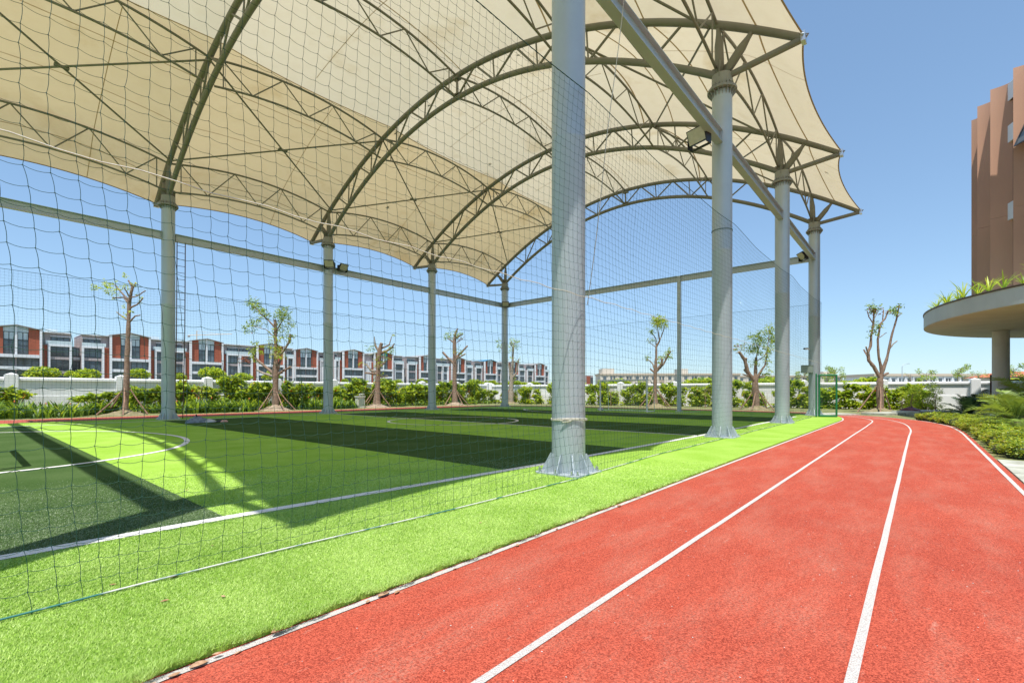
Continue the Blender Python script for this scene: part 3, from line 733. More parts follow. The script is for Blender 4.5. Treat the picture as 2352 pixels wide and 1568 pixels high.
# ------------------------------------------------------------------ goals
def goal(x, y0, y1, back, label):
    t = empty('goal', (x, (y0 + y1) / 2, TZ), label, 'goal', 'five a side goals'); w = (y1 - y0) / 2; H = 1.95; dp = back
    for s in (-1, 1):
        bar('front_post', (0, s * w, 0), (0, s * w, H), .055, t, GOALW)
        MB().tube([(0, s * w, H), (dp * .45, s * w, H - .02), (dp, s * w, H - .25), (dp * 1.15, s * w, .05)], .02, 8).build('side_stay', GOALW, t, True)
        bar('ground_bar', (0, s * w, .03), (dp * 1.15, s * w, .03), .022, t, GOALW)
    bar('crossbar', (0, -w, H), (0, w, H), .055, t, GOALW); bar('rear_bar', (dp * 1.15, -w, .03), (dp * 1.15, w, .03), .022, t, GOALW)
    def fn(u, z): return np.stack([dp * (1.15 - .3 * np.clip(z / 1.7, 0, 1) ** 2) + .03 * np.sin(u * 4), u, z * .98 + .03], -1)
    V, Fq, _, _ = net(None, -w, w, 1.7, .14, fn, .0012, m=NETW); tag(link('goal_net', fast_mesh('goal_net', V, Fq, NETW), t), kind='stuff')
    return t
goal(20.95, 8.35, 11.55, .95, 'white framed football goal standing at the far end of the pitch')
goal(-6.15, 6.85, 10.05, -.95, 'white football goal at the near end, outside the frame, casting its shadow in')
t = empty('sandbag', (21.1, 11.62, TZ), 'pale sandbag weighing down the left foot of the goal', 'bag')
MB().lathe([(.02, .0), (.17, .03), (.2, .1), (.14, .17), (.03, .19)], 12).build('sack', CLOTHL, t, True); MB().lathe([(.03, .185), (.05, .21), (.02, .23)], 8).build('tied_neck', CLOTHL, t, True)

# clothes heap on the turf
t = empty('clothes_heap', (.35, 17.9, TZ), 'blue grey clothes and small bag dropped on the turf', 'clothes')
def blob(cx, cy, rx, ry, h, m, nm, seed):
    r_ = np.random.default_rng(seed); V = []; Fc = []; n, k = 16, 6
    for a in range(k):
        q = a / (k - 1)
        for b in range(n):
            an = 2 * PI * b / n; rad = (1 - q * q * .8) * (1 + .18 * math.sin(3 * an + seed) + r_.normal(0, .06)); V.append((cx + rx * rad * math.cos(an), cy + ry * rad * math.sin(an), h * q ** .8 * (1 + r_.normal(0, .18))))
    for a in range(k - 1):
        for b in range(n): Fc.append((a * n + b, a * n + (b + 1) % n, (a + 1) * n + (b + 1) % n, (a + 1) * n + b))
    Fc.append(tuple((k - 1) * n + b for b in range(n))); MB().add(V, Fc).build(nm, m, t, True)
blob(-.25, .1, .42, .25, .2, CLOTH, 'jacket', 3); blob(.15, .0, .3, .2, .12, CLOTHL, 'shirt', 5); blob(.5, -.1, .2, .12, .07, BLACK, 'small_bag', 8); blob(.62, -.2, .14, .1, .08, PINK, 'towel', 9)
MB().tube([(-.1, .45, .05), (-.18, .5, .32)], .025, 6).build('umbrella_handle', BLACK, t)

# ------------------------------------------------------------------ perimeter wall
WALL_T = .14
def wall_run(p, q, n, h, label, postlab, firstpost=True):
    p = Vector((*p, 0)); q = Vector((*q, 0)); d = (q - p); L = d.length; ang = math.atan2(d.y, d.x); st = L / n
    t = empty('boundary_wall', p, label, 'wall', rz=ang)
    for k in range(n):
        x0, x1 = k * st + .27, (k + 1) * st - .27
        MB().box((x0, -WALL_T / 2, -.02), (x1, WALL_T / 2, h - .18)).build('wall_panel', WHITE, t)
        c = MB(); y_ = .17
        c.add([(x0, -y_, h - .18), (x1, -y_, h - .18), (x1, y_, h - .18), (x0, y_, h - .18), (x0, -y_, h - .06), (x1, -y_, h - .06), (x1, y_, h - .06), (x0, y_, h - .06), (x0, -.06, h), (x1, -.06, h), (x1, .06, h), (x0, .06, h)],
              [(3, 2, 1, 0), (0, 1, 5, 4), (2, 3, 7, 6), (4, 5, 9, 8), (6, 7, 11, 10), (8, 9, 10, 11), (0, 4, 8, 11, 7, 3), (1, 2, 6, 10, 9, 5)])
        c.build('coping', WHITE, t)
        # plinth step on the panel foot
        MB().box((x0 + .15, -WALL_T / 2 - .035, -.02), (x1 - .15, -WALL_T / 2 - .002, h * .5)).build('panel_face', WHITE, t)
    for k in range(n + 1):
        c = MB(); a = .26; x = k * st
        c.box((x - a, -a, -.02), (x + a, a, h + .13)); c.build('pier', WHITE, t)
        c = MB(); c.add([(x - a, -a, h + .131), (x + a, -a, h + .131), (x + a, a, h + .131), (x - a, a, h + .131), (x, 0, h + .24)], [(0, 1, 4), (1, 2, 4), (2, 3, 4), (3, 0, 4), (3, 2, 1, 0)]).build('pier_cap', WHITE, t)
    return t
WY = 33.0
wall_run((-13.6, WY), (32.9, WY), 10, 2.06, 'long white boundary wall with piers behind the far trees', 'pier')
wall_run((33.2, WY - .3), (42.0, -22), 11, 1.98, 'white boundary wall with piers across the end of the grounds, right side', 'pier')
def wall_x(y): return 33.2 + (WY - .3 - y) / (WY + 21.7) * 8.8

# ------------------------------------------------------------------ leaves
def leaves(name, pts, size, mats, weights, aspect=.5, seed=1, up=.3, droop=0.0, fold=.18, nrm=None):
    """one mesh of many folded leaf blades (2 quads -> 4 verts diamond) at pts"""
    r_ = np.random.default_rng(seed); pts = np.asarray(pts, float); n = len(pts)
    sz = np.asarray(size if np.ndim(size) else np.full(n, size)) * r_.uniform(.65, 1.3, n)
    d = r_.normal(0, 1, (n, 3)); d[:, 2] = d[:, 2] * .5 - droop; d /= np.linalg.norm(d, axis=1, keepdims=True)
    nn = r_.normal(0, 1, (n, 3)) * .8; nn[:, 2] += up * 3
    if nrm is not None: nn += nrm * 1.2
    s = np.cross(d, nn); s /= np.maximum(np.linalg.norm(s, axis=1, keepdims=True), 1e-6); u = np.cross(s, d)
    L = sz[:, None]; w = L * aspect * .5
    V = np.empty((n, 6, 3))
    V[:, 0] = pts; V[:, 1] = pts + d * L * .45 + s * w + u * L * fold * .6; V[:, 2] = pts + d * L * .5; V[:, 3] = pts + d * L * .45 - s * w + u * L * fold * .6; V[:, 4] = pts + d * L; V[:, 5] = V[:, 2]
    base = np.arange(n)[:, None] * 6
    Fq = np.stack([base + np.array([[0, 2, 4, 1]]), base + np.array([[0, 3, 4, 2]])], 1).reshape(-1, 4)
    mi = np.repeat(r_.choice(len(mats), n, p=np.array(weights) / sum(weights)), 2)
    return fast_mesh(name, V.reshape(-1, 3), Fq, mats, mi)
def ball(n, c, r, seed, shell=.5):
    r_ = np.random.default_rng(seed); d = r_.normal(0, 1, (n, 3)); d /= np.linalg.norm(d, axis=1, keepdims=True)
    q = (r_.uniform(shell ** 3, 1, n) ** (1 / 3))[:, None]
    return np.asarray(c) + d * q * np.asarray(r)

# ------------------------------------------------------------------ pruned trees (branch lines measured on the photograph, at each tree's own distance)
def Z4(x, y): return (x / 2.9986, 522.5 + y / 2.9986)
def Z5(x, y): return (784.4 + x / 2.9986, 522.5 + y / 2.9986)
def C4(x, y): return ((2250 + x / 3.136) / 1.74150, (1200 + y / 3.136) / 1.74150)
def C5(x, y): return ((2850 + x / 2.851) / 1.74150, (1200 + y / 2.851) / 1.74150)
TREES = [
 (Z4, (0.0, 29.6), [[(860, 1262, 16), (866, 1180, 14), (872, 1050, 14), (875, 900, 12), (885, 700, 11), (890, 520, 9), (905, 440, 7), (912, 410, 6), (885, 365, 4)],
   [(890, 530, 5), (850, 480, 4), (775, 485, 3)], [(890, 505, 5), (840, 450, 4), (790, 395, 3)], [(900, 490, 4), (855, 415, 3)], [(905, 480, 4), (945, 470, 3), (1003, 435, 3)], [(897, 555, 5), (945, 530, 4), (985, 485, 3)],
   [(885, 640, 5), (840, 610, 4), (803, 582, 3)], [(887, 655, 5), (930, 610, 4), (965, 603, 3)], [(910, 430, 4), (935, 380, 3)]],
   [(700, 410, 34, 26, 'g'), (770, 385, 22, 12, 'g'), (800, 440, 34, 24, 'g'), (885, 390, 26, 16, 'g'), (870, 575, 24, 12, 'g'), (870, 330, 10, 5, 'y'), (960, 480, 26, 6, 'g')], 0, 'tall bare pruned tree with a few leaf tufts left of the ladder column'),
 (Z4, (8.3, 29.6), [[(1898, 1215, 19), (1897, 1100, 17), (1897, 1000, 15), (1900, 850, 10), (1897, 700, 8), (1893, 635, 8)], [(1895, 1015, 9), (1830, 960, 7), (1760, 900, 6), (1738, 865, 4)], [(1888, 1025, 8), (1820, 1005, 6), (1765, 980, 5)],
   [(1902, 1015, 8), (1925, 930, 6), (1938, 905, 6)], [(1905, 1015, 8), (1960, 980, 6), (2000, 958, 5)], [(1900, 905, 8), (1960, 840, 7), (1998, 770, 6), (2000, 735, 6)], [(1897, 690, 5), (1850, 640, 4), (1800, 600, 3), (1745, 540, 2)], [(1899, 720, 4), (1940, 650, 3), (1965, 590, 2)], [(1897, 760, 3), (1830, 700, 2), (1745, 680, 2)]],
   [(1740, 520, 40, 60, 'm'), (1790, 555, 44, 60, 'm'), (1745, 670, 46, 50, 'm'), (1810, 625, 50, 50, 'm'), (1950, 610, 50, 80, 'm'), (1985, 680, 36, 40, 'm'), (1960, 585, 36, 40, 'd'), (1900, 765, 36, 40, 'y'), (1765, 830, 46, 60, 'y'), (1740, 900, 22, 20, 'y'), (1885, 845, 34, 36, 'y'), (1683, 912, 20, 20, 'r'), (1925, 880, 34, 24, 'y'), (1985, 760, 34, 36, 'm'), (1705, 690, 22, 20, 'm'), (1915, 700, 34, 34, 'm')], 1, 'pruned tree with the fullest leafy crown, left of the two floodlights'),
 (Z5, (16.3, 29.6), [[(240, 1245, 24), (243, 1180, 19), (248, 1100, 14), (252, 990, 13), (257, 900, 12), (265, 830, 11), (277, 795, 8)], [(262, 865, 7), (237, 820, 6), (230, 790, 4), (226, 750, 2)], [(265, 865, 9), (310, 850, 7), (350, 825, 6), (362, 800, 3)], [(270, 835, 6), (330, 805, 4)], [(253, 995, 8), (205, 985, 6), (170, 940, 5)], [(250, 1008, 7), (165, 1000, 5)], [(257, 960, 6), (300, 930, 5)], [(253, 1025, 6), (318, 1022, 5)], [(330, 805, 3), (345, 750, 2)]],
   [(200, 830, 24, 22, 'm'), (346, 745, 10, 7, 'y'), (345, 840, 28, 26, 'm'), (252, 930, 26, 30, 'y'), (250, 1022, 26, 30, 'y'), (310, 880, 22, 18, 'm'), (130, 930, 14, 10, 'y'), (228, 862, 18, 12, 'm'), (300, 900, 10, 6, 'r')], 1, 'stubby pruned tree with flared trunk between the two far middle columns'),
 (Z5, (25.0, 29.4), [[(782, 1215, 18), (779, 1120, 13), (778, 1050, 12), (780, 900, 11), (778, 780, 9), (785, 730, 6), (800, 695, 3)], [(775, 938, 8), (740, 905, 7), (697, 858, 6)], [(782, 905, 7), (825, 860, 6), (867, 815, 5)], [(785, 908, 5), (852, 870, 4)], [(780, 765, 6), (835, 735, 3)], [(778, 795, 5), (735, 765, 3)]],
   [(748, 738, 36, 50, 'm'), (800, 735, 28, 34, 'm'), (812, 772, 15, 18, 'r'), (700, 885, 20, 14, 'm'), (800, 845, 28, 22, 'm'), (720, 745, 20, 20, 'm')], 0, 'pruned tree with forked limbs and small topknot right of the third far column'),
 (Z5, (32.0, 28.6), [[(1165, 1200, 20), (1168, 1120, 14), (1170, 1080, 11), (1176, 960, 8), (1182, 850, 5), (1190, 790, 3)], [(1170, 1045, 7), (1205, 1000, 5), (1215, 930, 4), (1220, 905, 3)], [(1166, 1035, 6), (1152, 950, 4), (1130, 880, 3), (1095, 820, 2)], [(1184, 845, 4), (1165, 790, 2)], [(1172, 1070, 5), (1205, 1035, 4)]],
   [(1090, 790, 32, 40, 'm'), (1103, 830, 24, 26, 'm'), (1180, 790, 40, 56, 'y'), (1205, 805, 26, 30, 'm'), (1168, 830, 28, 26, 'y'), (1212, 915, 20, 16, 'y'), (1182, 1060, 22, 22, 'm'), (1160, 900, 16, 10, 'y')], 1, 'slender pale tree half hidden behind the far corner column'),
 (C4, (31.0, 12.2), [[(1170, 1325, 30), (1163, 1230, 20), (1160, 1100, 19), (1165, 900, 17), (1175, 700, 11), (1175, 585, 11), (1213, 520, 9), (1227, 480, 7)], [(1225, 488, 6), (1252, 420, 5), (1285, 330, 4)], [(1213, 490, 6), (1192, 330, 4), (1182, 270, 3)], [(1175, 565, 6), (1172, 485, 5), (1105, 390, 3)], [(1165, 585, 4), (1100, 540, 3), (1060, 490, 2)],
   [(1178, 885, 13), (1245, 800, 11), (1250, 735, 11)], [(1182, 890, 12), (1270, 800, 9), (1318, 700, 8), (1360, 640, 7)], [(1163, 895, 9), (1132, 800, 7), (1090, 755, 6), (1045, 750, 5)], [(1152, 905, 9), (1100, 860, 8)]],
   [(1200, 240, 60, 90, 'y'), (1180, 290, 50, 60, 'y'), (1260, 300, 48, 60, 'y'), (1275, 240, 30, 26, 'y'), (1105, 375, 26, 24, 'm'), (1110, 510, 28, 16, 'm'), (1060, 710, 26, 16, 'm'), (1320, 690, 40, 40, 'y'), (1230, 710, 22, 16, 'y'), (1335, 640, 22, 16, 'y'), (1200, 790, 20, 12, 'y')], 0, 'tall pruned tree with leafy top left of the slim square post'),
 (C5, (31.0, 4.7), [[(502, 1225, 34), (497, 1140, 29), (490, 1050, 26), (485, 950, 27), (490, 885, 24)], [(470, 910, 19), (402, 820, 17), (365, 680, 15), (300, 590, 12)], [(375, 710, 11), (385, 660, 11)], [(400, 840, 10), (362, 790, 9)], [(490, 900, 18), (490, 760, 14), (496, 655, 11)], [(503, 890, 12), (560, 800, 10), (600, 740, 7), (630, 560, 4), (650, 330, 2)], [(515, 890, 10), (612, 840, 8)], [(497, 665, 5), (520, 560, 3), (480, 420, 2)], [(498, 700, 5), (590, 640, 3), (690, 430, 2)], [(497, 660, 4), (545, 500, 2), (560, 400, 2)], [(420, 870, 8), (345, 845, 6)]],
   [(470, 420, 55, 50, 'm'), (550, 400, 55, 55, 'm'), (650, 330, 45, 45, 'y'), (690, 400, 45, 40, 'y'), (680, 470, 45, 40, 'y'), (540, 500, 55, 50, 'm'), (500, 570, 55, 44, 'm'), (440, 550, 40, 26, 'm'), (620, 680, 36, 22, 'y'), (300, 545, 40, 26, 'b'), (350, 540, 20, 10, 'b'), (600, 600, 48, 30, 'y'), (640, 560, 36, 26, 'y'), (470, 720, 30, 18, 'm'), (640, 800, 30, 14, 'y'), (600, 840, 26, 16, 'm')], 0, 'thick stumpy pruned tree with airy twigs between the two right hand columns'),
 (C5, (31.0, -2.4), [[(1915, 1245, 31), (1914, 1150, 29), (1910, 1050, 27), (1910, 930, 26), (1920, 850, 23)], [(1900, 870, 17), (1840, 760, 15), (1782, 690, 14), (1772, 600, 12), (1802, 520, 11), (1810, 400, 10), (1835, 260, 8), (1845, 130, 7)], [(1775, 625, 7), (1750, 530, 6)], [(1770, 645, 8), (1725, 565, 6)], [(1828, 258, 6), (1782, 190, 5), (1765, 125, 4)], [(1840, 225, 4), (1890, 120, 3)],
   [(1925, 850, 13), (1920, 750, 12), (1895, 640, 10), (1885, 450, 9), (1915, 270, 8), (1970, 210, 6), (2005, 120, 5)], [(1940, 242, 5), (1950, 120, 4)], [(1908, 425, 4), (1985, 370, 3)], [(1933, 830, 15), (1985, 680, 12), (2010, 570, 10), (2050, 380, 9), (2100, 210, 7), (2130, 60, 5)], [(2110, 195, 4), (2160, 145, 3)], [(2015, 565, 6), (2060, 500, 5), (2105, 465, 5)], [(1940, 860, 12), (2000, 832, 10)]],
   [(1830, 80, 34, 46, 'm'), (1865, 100, 24, 22, 'm'), (1870, 310, 38, 34, 'm'), (1840, 345, 24, 16, 'm'), (2055, 130, 36, 36, 'm'), (2095, 95, 26, 22, 'm'), (1950, 125, 14, 10, 'r'), (1830, 380, 18, 8, 'm'), (1848, 110, 14, 14, 'r')], 0, 'big pruned tree with three bare upright limbs right of the green gate'),
]
LW = {'g': [3, 1, .3, 0], 'y': [5, 2, .3, .2], 'm': [2, 4, 2, .1], 'd': [1, 3, 4, 0], 'r': [.2, 0, 0, 5], 'b': [1, 1, .5, 1.5]}
for ti, (fnp, (tx, ty), branches, tufts, soilkind, lab) in enumerate(TREES):
    dp = depth_of(tx, ty); sc = {Z4: 1 / 2.9986, Z5: 1 / 2.9986, C4: 1 / 5.4613, C5: 1 / 4.9650}[fnp] * dp / F   # metres per crop pixel
    b0 = at(*fnp(*branches[0][0][:2]), dp); root = Vector((b0.x, b0.y, 0))
    t = empty('pruned_tree', root, lab, 'tree', 'pruned trees along the walls')
    r_ = random.Random(ti)
    bm_ = BARK2 if ti in (4,) else BARK
    for bi, br in enumerate(branches):
        off = 0 if bi == 0 else r_.uniform(-1, 1); pts = []; rad = []
        for k, (x, y, rr_) in enumerate(br):
            p = at(*fnp(x, y), dp + off * sc * 70 * k / max(1, len(br) - 1)); pts.append(p - root); rad.append(max(rr_ * sc * 1.22, .01))
        if bi == 0:
            pts[0].z = -.05; pts[0].x = pts[1].x * .3; pts[0].y = pts[1].y * .3
        # densify with a slight wobble so limbs do not look turned
        P = []; Rd = []
        for k in range(len(pts) - 1):
            for q in (0, .34, .67):
                v = pts[k].lerp(pts[k + 1], q); w_ = sc * 1.6
                if q: v += Vector((r_.uniform(-w_, w_), r_.uniform(-w_, w_), r_.uniform(-w_, w_)))
                P.append(v); Rd.append((rad[k] * (1 - q) + rad[k + 1] * q) * r_.uniform(.9, 1.14))
        P.append(pts[-1]); Rd.append(rad[-1])
        m_ = MB(); m_.tube(P, Rd, 9); m_.build('trunk' if bi == 0 else 'limb', BARK2 if (bi > 0 and (bi + ti) % 3 == 0) else bm_, t, True)
        if rad[-1] > .035:
            d = (P[-1] - P[-2]).normalized(); MB().tube([P[-1] + d * .002, P[-1] + d * .012], rad[-1] * .97, 9).build('cut_face', CUT, t)
    pts = []; ws = []
    for ci, (x, y, r0, n, kd) in enumerate(tufts):
        c = at(*fnp(x, y), dp + r_.uniform(-1, 1) * sc * 30) - root; n = int(n * (5.2 if ti in (1, 5, 6) else 4.4)); R0 = r0 * sc * 1.1
        # little sprays: leaflets in pairs along short drooping stalks
        rg = np.random.default_rng(ti * 50 + ci); ns = max(3, n // 9); base = ball(ns, c, (R0 * .75, R0 * .75, R0 * .7), ti * 50 + ci, .0)
        dirs = rg.normal(0, 1, (ns, 3)); dirs[:, 2] -= .35; dirs /= np.linalg.norm(dirs, axis=1, keepdims=True)
        q = np.linspace(0, .30, 9)[None, :, None]; pp = (base[:, None] + dirs[:, None] * q + rg.normal(0, .02, (ns, 9, 3))).reshape(-1, 3)
        me = leaves('leaf_tuft', pp, .135, [L_LIGHT, L_MID, L_DARK, L_RED], LW[kd], .42, ti * 50 + ci, .3, .3)
        tag(link('leaf_tuft', me, t), kind='stuff')
    # prop poles leaning on the trunk
    hz = 1.5 if ti != 7 else 1.75
    for k in range(4 if ti in (0, 1, 3, 5, 6) else 3):
        a = YAW - PI / 2 + (.25, PI - .3, -2.35, -.8)[k] + r_.uniform(-.2, .2); rd = r_.uniform(1.0, 1.3)
        top = pts[0] if False else Vector((0, 0, hz + r_.uniform(-.15, .2)))
        foot = Vector((math.cos(a) * rd, math.sin(a) * rd, 0)); mid = foot.lerp(top, .5) + Vector((r_.uniform(-.03, .03), r_.uniform(-.03, .03), 0))
        topo = foot.lerp(top, 1.0) + Vector((math.cos(a), math.sin(a), 0)) * .10 + Vector((pts and 0 or 0, 0, 0))
        MB().tube([foot, mid, topo], [.042, .037, .03], 7).build('prop_pole', POLE, t, True)
    # soil mound
    mo = empty('soil_mound', root, ['mossy brown soil heap under the bare tree left of the ladder', 'pale sandy soil heap under the leafiest tree', 'pale sandy soil heap under the stubby flared tree', 'sandy soil heap under the tree with the topknot', 'low soil heap behind the far corner column', 'soil heap under the tree left of the slim post', 'brown soil heap under the thick stumpy tree', 'wide brown soil heap under the big three limbed tree'][ti], 'soil')
    rg = np.random.default_rng(ti + 900); V = []; Fc = []; n, kq = 28, 10; hh = (.32, .5, .42, .42, .35, .42, .38, .36)[ti]; rw = (1.25, 1.1, 1.2, 1.05, .9, 1.1, 1.15, 1.25)[ti]
    for a in range(kq):
        q = a / (kq - 1)
        for b in range(n):
            an = 2 * PI * b / n; rad = rw * (1 - q) * (1 + .08 * math.sin(3 * an + ti) + rg.normal(0, .02)) + .02; V.append((rad * math.cos(an), rad * math.sin(an), -.04 + hh * (q ** 1.3 if a else 0) * (1 + rg.normal(0, .07))))
    for a in range(kq - 1):
        for b in range(n): Fc.append((a * n + b, a * n + (b + 1) % n, (a + 1) * n + (b + 1) % n, (a + 1) * n + b))
    Fc.append(tuple((kq - 1) * n + b for b in range(n))); MB().add(V, Fc).build('heap', SOIL if ti in (1, 2, 3) else SOILG, mo, True)

# ------------------------------------------------------------------ planting along the walls
def climber_mesh(seed):
    r_ = np.random.default_rng(seed); P = []
    for k in range(9):
        c = (r_.uniform(-.55, .55), r_.uniform(-.22, .22), r_.uniform(.15, 1.5)); P.append(ball(90, c, (r_.uniform(.2, .38), .2, r_.uniform(.18, .34)), seed * 20 + k, .3))
    P.append(ball(160, (0, 0, .25), (.75, .35, .3), seed * 20 + 15, .2))
    pts = np.concatenate(P); pts = pts[pts[:, 2] > .03]
    return leaves('foliage', pts, .19, [L_LIGHT, L_MID, L_DARK, L_ORANGE], [6, 4, 1.2, .12], .8, seed, .6, .3)
CLM = [climber_mesh(s) for s in (1, 2, 3, 4, 5)]
def stems_mesh(seed):
    r_ = random.Random(seed); m = MB()
    for k in range(6):
        x = r_.uniform(-.4, .4); m.tube([(x, 0, 0), (x + r_.uniform(-.1, .1), r_.uniform(-.1, .1), .6), (x + r_.uniform(-.25, .25), r_.uniform(-.1, .1), 1.2)], [.014, .01, .006], 5)
    return m.mesh('stems', POLE)
STM = [stems_mesh(s) for s in (1, 2)]
def lily_mesh(seed):
    r_ = np.random.default_rng(seed); V = []; Fq = []; mi = []
    for k in range(40):
        bx, by = r_.normal(0, .2, 2); a = r_.uniform(0, 2 * PI); L = r_.uniform(.45, .85); lean = r_.uniform(.3, .95); w = r_.uniform(.028, .05); o = len(V)
        d = np.array([math.cos(a), math.sin(a)]); s = np.array([-d[1], d[0]])
        for q in (0, .3, .6, .85, 1):
            h = L * q * (1 - .38 * lean * q * 1.4); x = bx + d[0] * lean * L * q * q; y = by + d[1] * lean * L * q * q; ww = w * (1 - (q - .35) ** 2 * 2.2) if q < 1 else .002
            V += [(x - s[0] * ww, y - s[1] * ww, h), (x + s[0] * ww, y + s[1] * ww, h)]
        for q in range(4): Fq.append((o + 2 * q, o + 2 * q + 1, o + 2 * q + 3, o + 2 * q + 2)); mi.append(int(k % 5 == 0) + int(k % 3 == 0) )
    return fast_mesh('leaf_blades', V, Fq, [L_DARK, L_MID, L_LIGHT], mi)
LIM = [lily_mesh(s) for s in (1, 2, 3)]
FLW = MB().lathe([(.005, 0), (.05, .05), (.03, .12), (.005, .15)], 6).mesh('flower_head', L_ORANGE)
def climber(x, y, rz, k, s, label, grp):
    t = empty('climbing_shrub', (x, y, -.02), label, 'shrub', grp, rz); t.scale = (s[0], s[1], s[2]); link('foliage', CLM[k % 5], t); link('stems', STM[k % 2], t); return t
rs = random.Random(4)
k = 0
x = -9.0
while x < 31.5:
    dens = rs.random()
    h = rs.uniform(.75, 1.12) if x > 2 else rs.uniform(.55, 1.05)
    if not (x < 1 and dens < .35) and dens > .10:
        climber(x, WY - 1.5 + rs.uniform(-.5, .5), rs.uniform(-.3, .3) + (PI if rs.random() < .5 else 0), k, (rs.uniform(.9, 1.3), rs.uniform(1.0, 1.6), h * 1.3), 'leafy yellow green climber growing up the far white wall', 'climbers on the far wall')
    k += 1; x += rs.uniform(.5, .8)
y = 30.5
while y > -5.2:
    dens = rs.random()
    if dens > .14: climber(wall_x(y) - 1.6 + rs.uniform(-.6, .6), y, PI / 2 + rs.uniform(-.3, .3), k, (rs.uniform(.9, 1.3), rs.uniform(1.0, 1.6), rs.uniform(.85, 1.4)), 'leafy green climber with orange blooms on the end wall', 'climbers on the end wall')
    k += 1; y -= rs.uniform(.6, .95)
def lily(x, y, s, k, label, grp, flower=True):
    t = empty('lily_clump', (x, y, -.02), label, 'plant', grp, rs.uniform(0, 6)); t.scale = (s, s, s); link('leaf_blades', LIM[k % 3], t)
    if flower and k % 7 == 0: link('flower_head', FLW, t, (.08, .02, .55)).scale = (.6, .6, .6)
    return t
x = -9.0; k = 0
while x < 14:
    for yy in (28.9, 29.9, 30.8):
        if yy < 30.5 and (6.6 < x < 9.9 or -1.8 < x < 1.6): continue
        lily(x + rs.uniform(-.25, .25), yy + rs.uniform(-.3, .3), rs.uniform(1.05, 1.5), k, 'strap leaved green lily clump in the bed before the far wall', 'lily clumps in the far bed'); k += 1
    x += rs.uniform(.5, .72)
while x < 31:
    lily(x, 30.6 + rs.uniform(-.6, .4), rs.uniform(.5, .75), k, 'low strap leaved clump along the far wall foot', 'low clumps at the far wall foot', False); k += 1; x += rs.uniform(.7, 1.0)
# utility box, saplings
t = empty('utility_box', (14.75, 29.75, -.02), 'small pale concrete utility box standing before the far shrubs', 'box')
MB().box((-.3, -.2, 0), (.3, .2, .85)).build('cabinet', mat('pale_concrete', (.62, .61, .56), .85, .08, 4), t); MB().box((-.35, -.25, .85), (.35, .25, .93)).build('lid', mat('pale_concrete', (.6, .6, .6)), t); MB().box((-.22, -.215, .2), (.22, -.201, .7)).build('door', BOXG, t)
for i, (px_, py_) in enumerate([(3.6, 29.9), (31.3, 16.5), (32.0, 8.6), (31.5, 7.0)]):
    t = empty('sapling', (px_, py_, -.02), ['bare thin sapling in the far bed left of the bushy pruned tree', 'bare thin sapling behind the goal', 'thin brown stick sapling right of the slim square post', 'short stick sapling nearer the second near column'][i], 'sapling')
    MB().tube([(0, 0, 0), (.03, 0, .7), (0, .02, 1.5)], [.025, .02, .01], 6).build('stem', POLE, t)
    for k in range(5): a = k * 1.3; MB().tube([(.02, 0, .7 + k * .14), (.02 + .3 * math.cos(a), .3 * math.sin(a), 1.0 + k * .15)], [.012, .005], 5).build('twig', POLE, t)
    link('leaf_tuft', leaves('leaf_tuft', ball(40, (0, 0, 1.3), (.35, .35, .4), 700 + i), .08, [L_LIGHT, L_RED], [1, 1], .5, i), t)

# ------------------------------------------------------------------ terraced houses beyond the far wall
HY = 120.0
def window(parent, x0, x1, z0, z1, y, nx, nz, m=GLASS, tr=.62):
    fr = MB(); b = .09
    for (a, c, e, f) in ((x0, x1, z0, z0 + b), (x0, x1, z1 - b, z1), (x0, x0 + b, z0 + b, z1 - b), (x1 - b, x1, z0 + b, z1 - b)): fr.box((a, y - .06, e), (c, y + .06, f))
    for k in range(1, nx): xx = x0 + (x1 - x0) * k / nx; fr.box((xx - .045, y - .05, z0 + b), (xx + .045, y + .05, z1 - b))
    for k in range(1, nz): zz = z0 + (z1 - z0) * (tr if nz == 2 else k / nz); fr.box((x0 + b, y - .045, zz - .04), (x1 - b, y + .045, zz + .04))
    o = fr.build('window', FRAME, parent)
    MB().box((x0 + .02, y + .0, z0 + .02), (x1 - .02, y + .03, z1 - .02)).build('pane', m, o)
    return o
HOUSES = [(0.92, 'L'), (17.39, 'n'), (31.27, 'n'), (45.45, 'n'), (57.5, 's'), (68.5, 'n'), (78.7, 'b'), (95.75, 'n'), (109.7, 'n'), (126.3, 'b'), (139.7, 'n'), (157.3, 'n')]
HLAB = ['at the left edge of the picture', 'behind the bare tree left of the ladder column', 'right of the ladder column', 'behind the bushy pruned tree', 'set back left of the two floodlights column', 'right of the column with two floodlights', 'with turquoise glass behind the stubby tree', 'left of the third far column', 'behind the tree with the topknot', 'with a blue roof panel left of the corner column', 'behind the far corner column', 'farthest right beside the nearest column']
TURQ = mat('turquoise_glass', (0.02, 0.35, 0.38), .1)
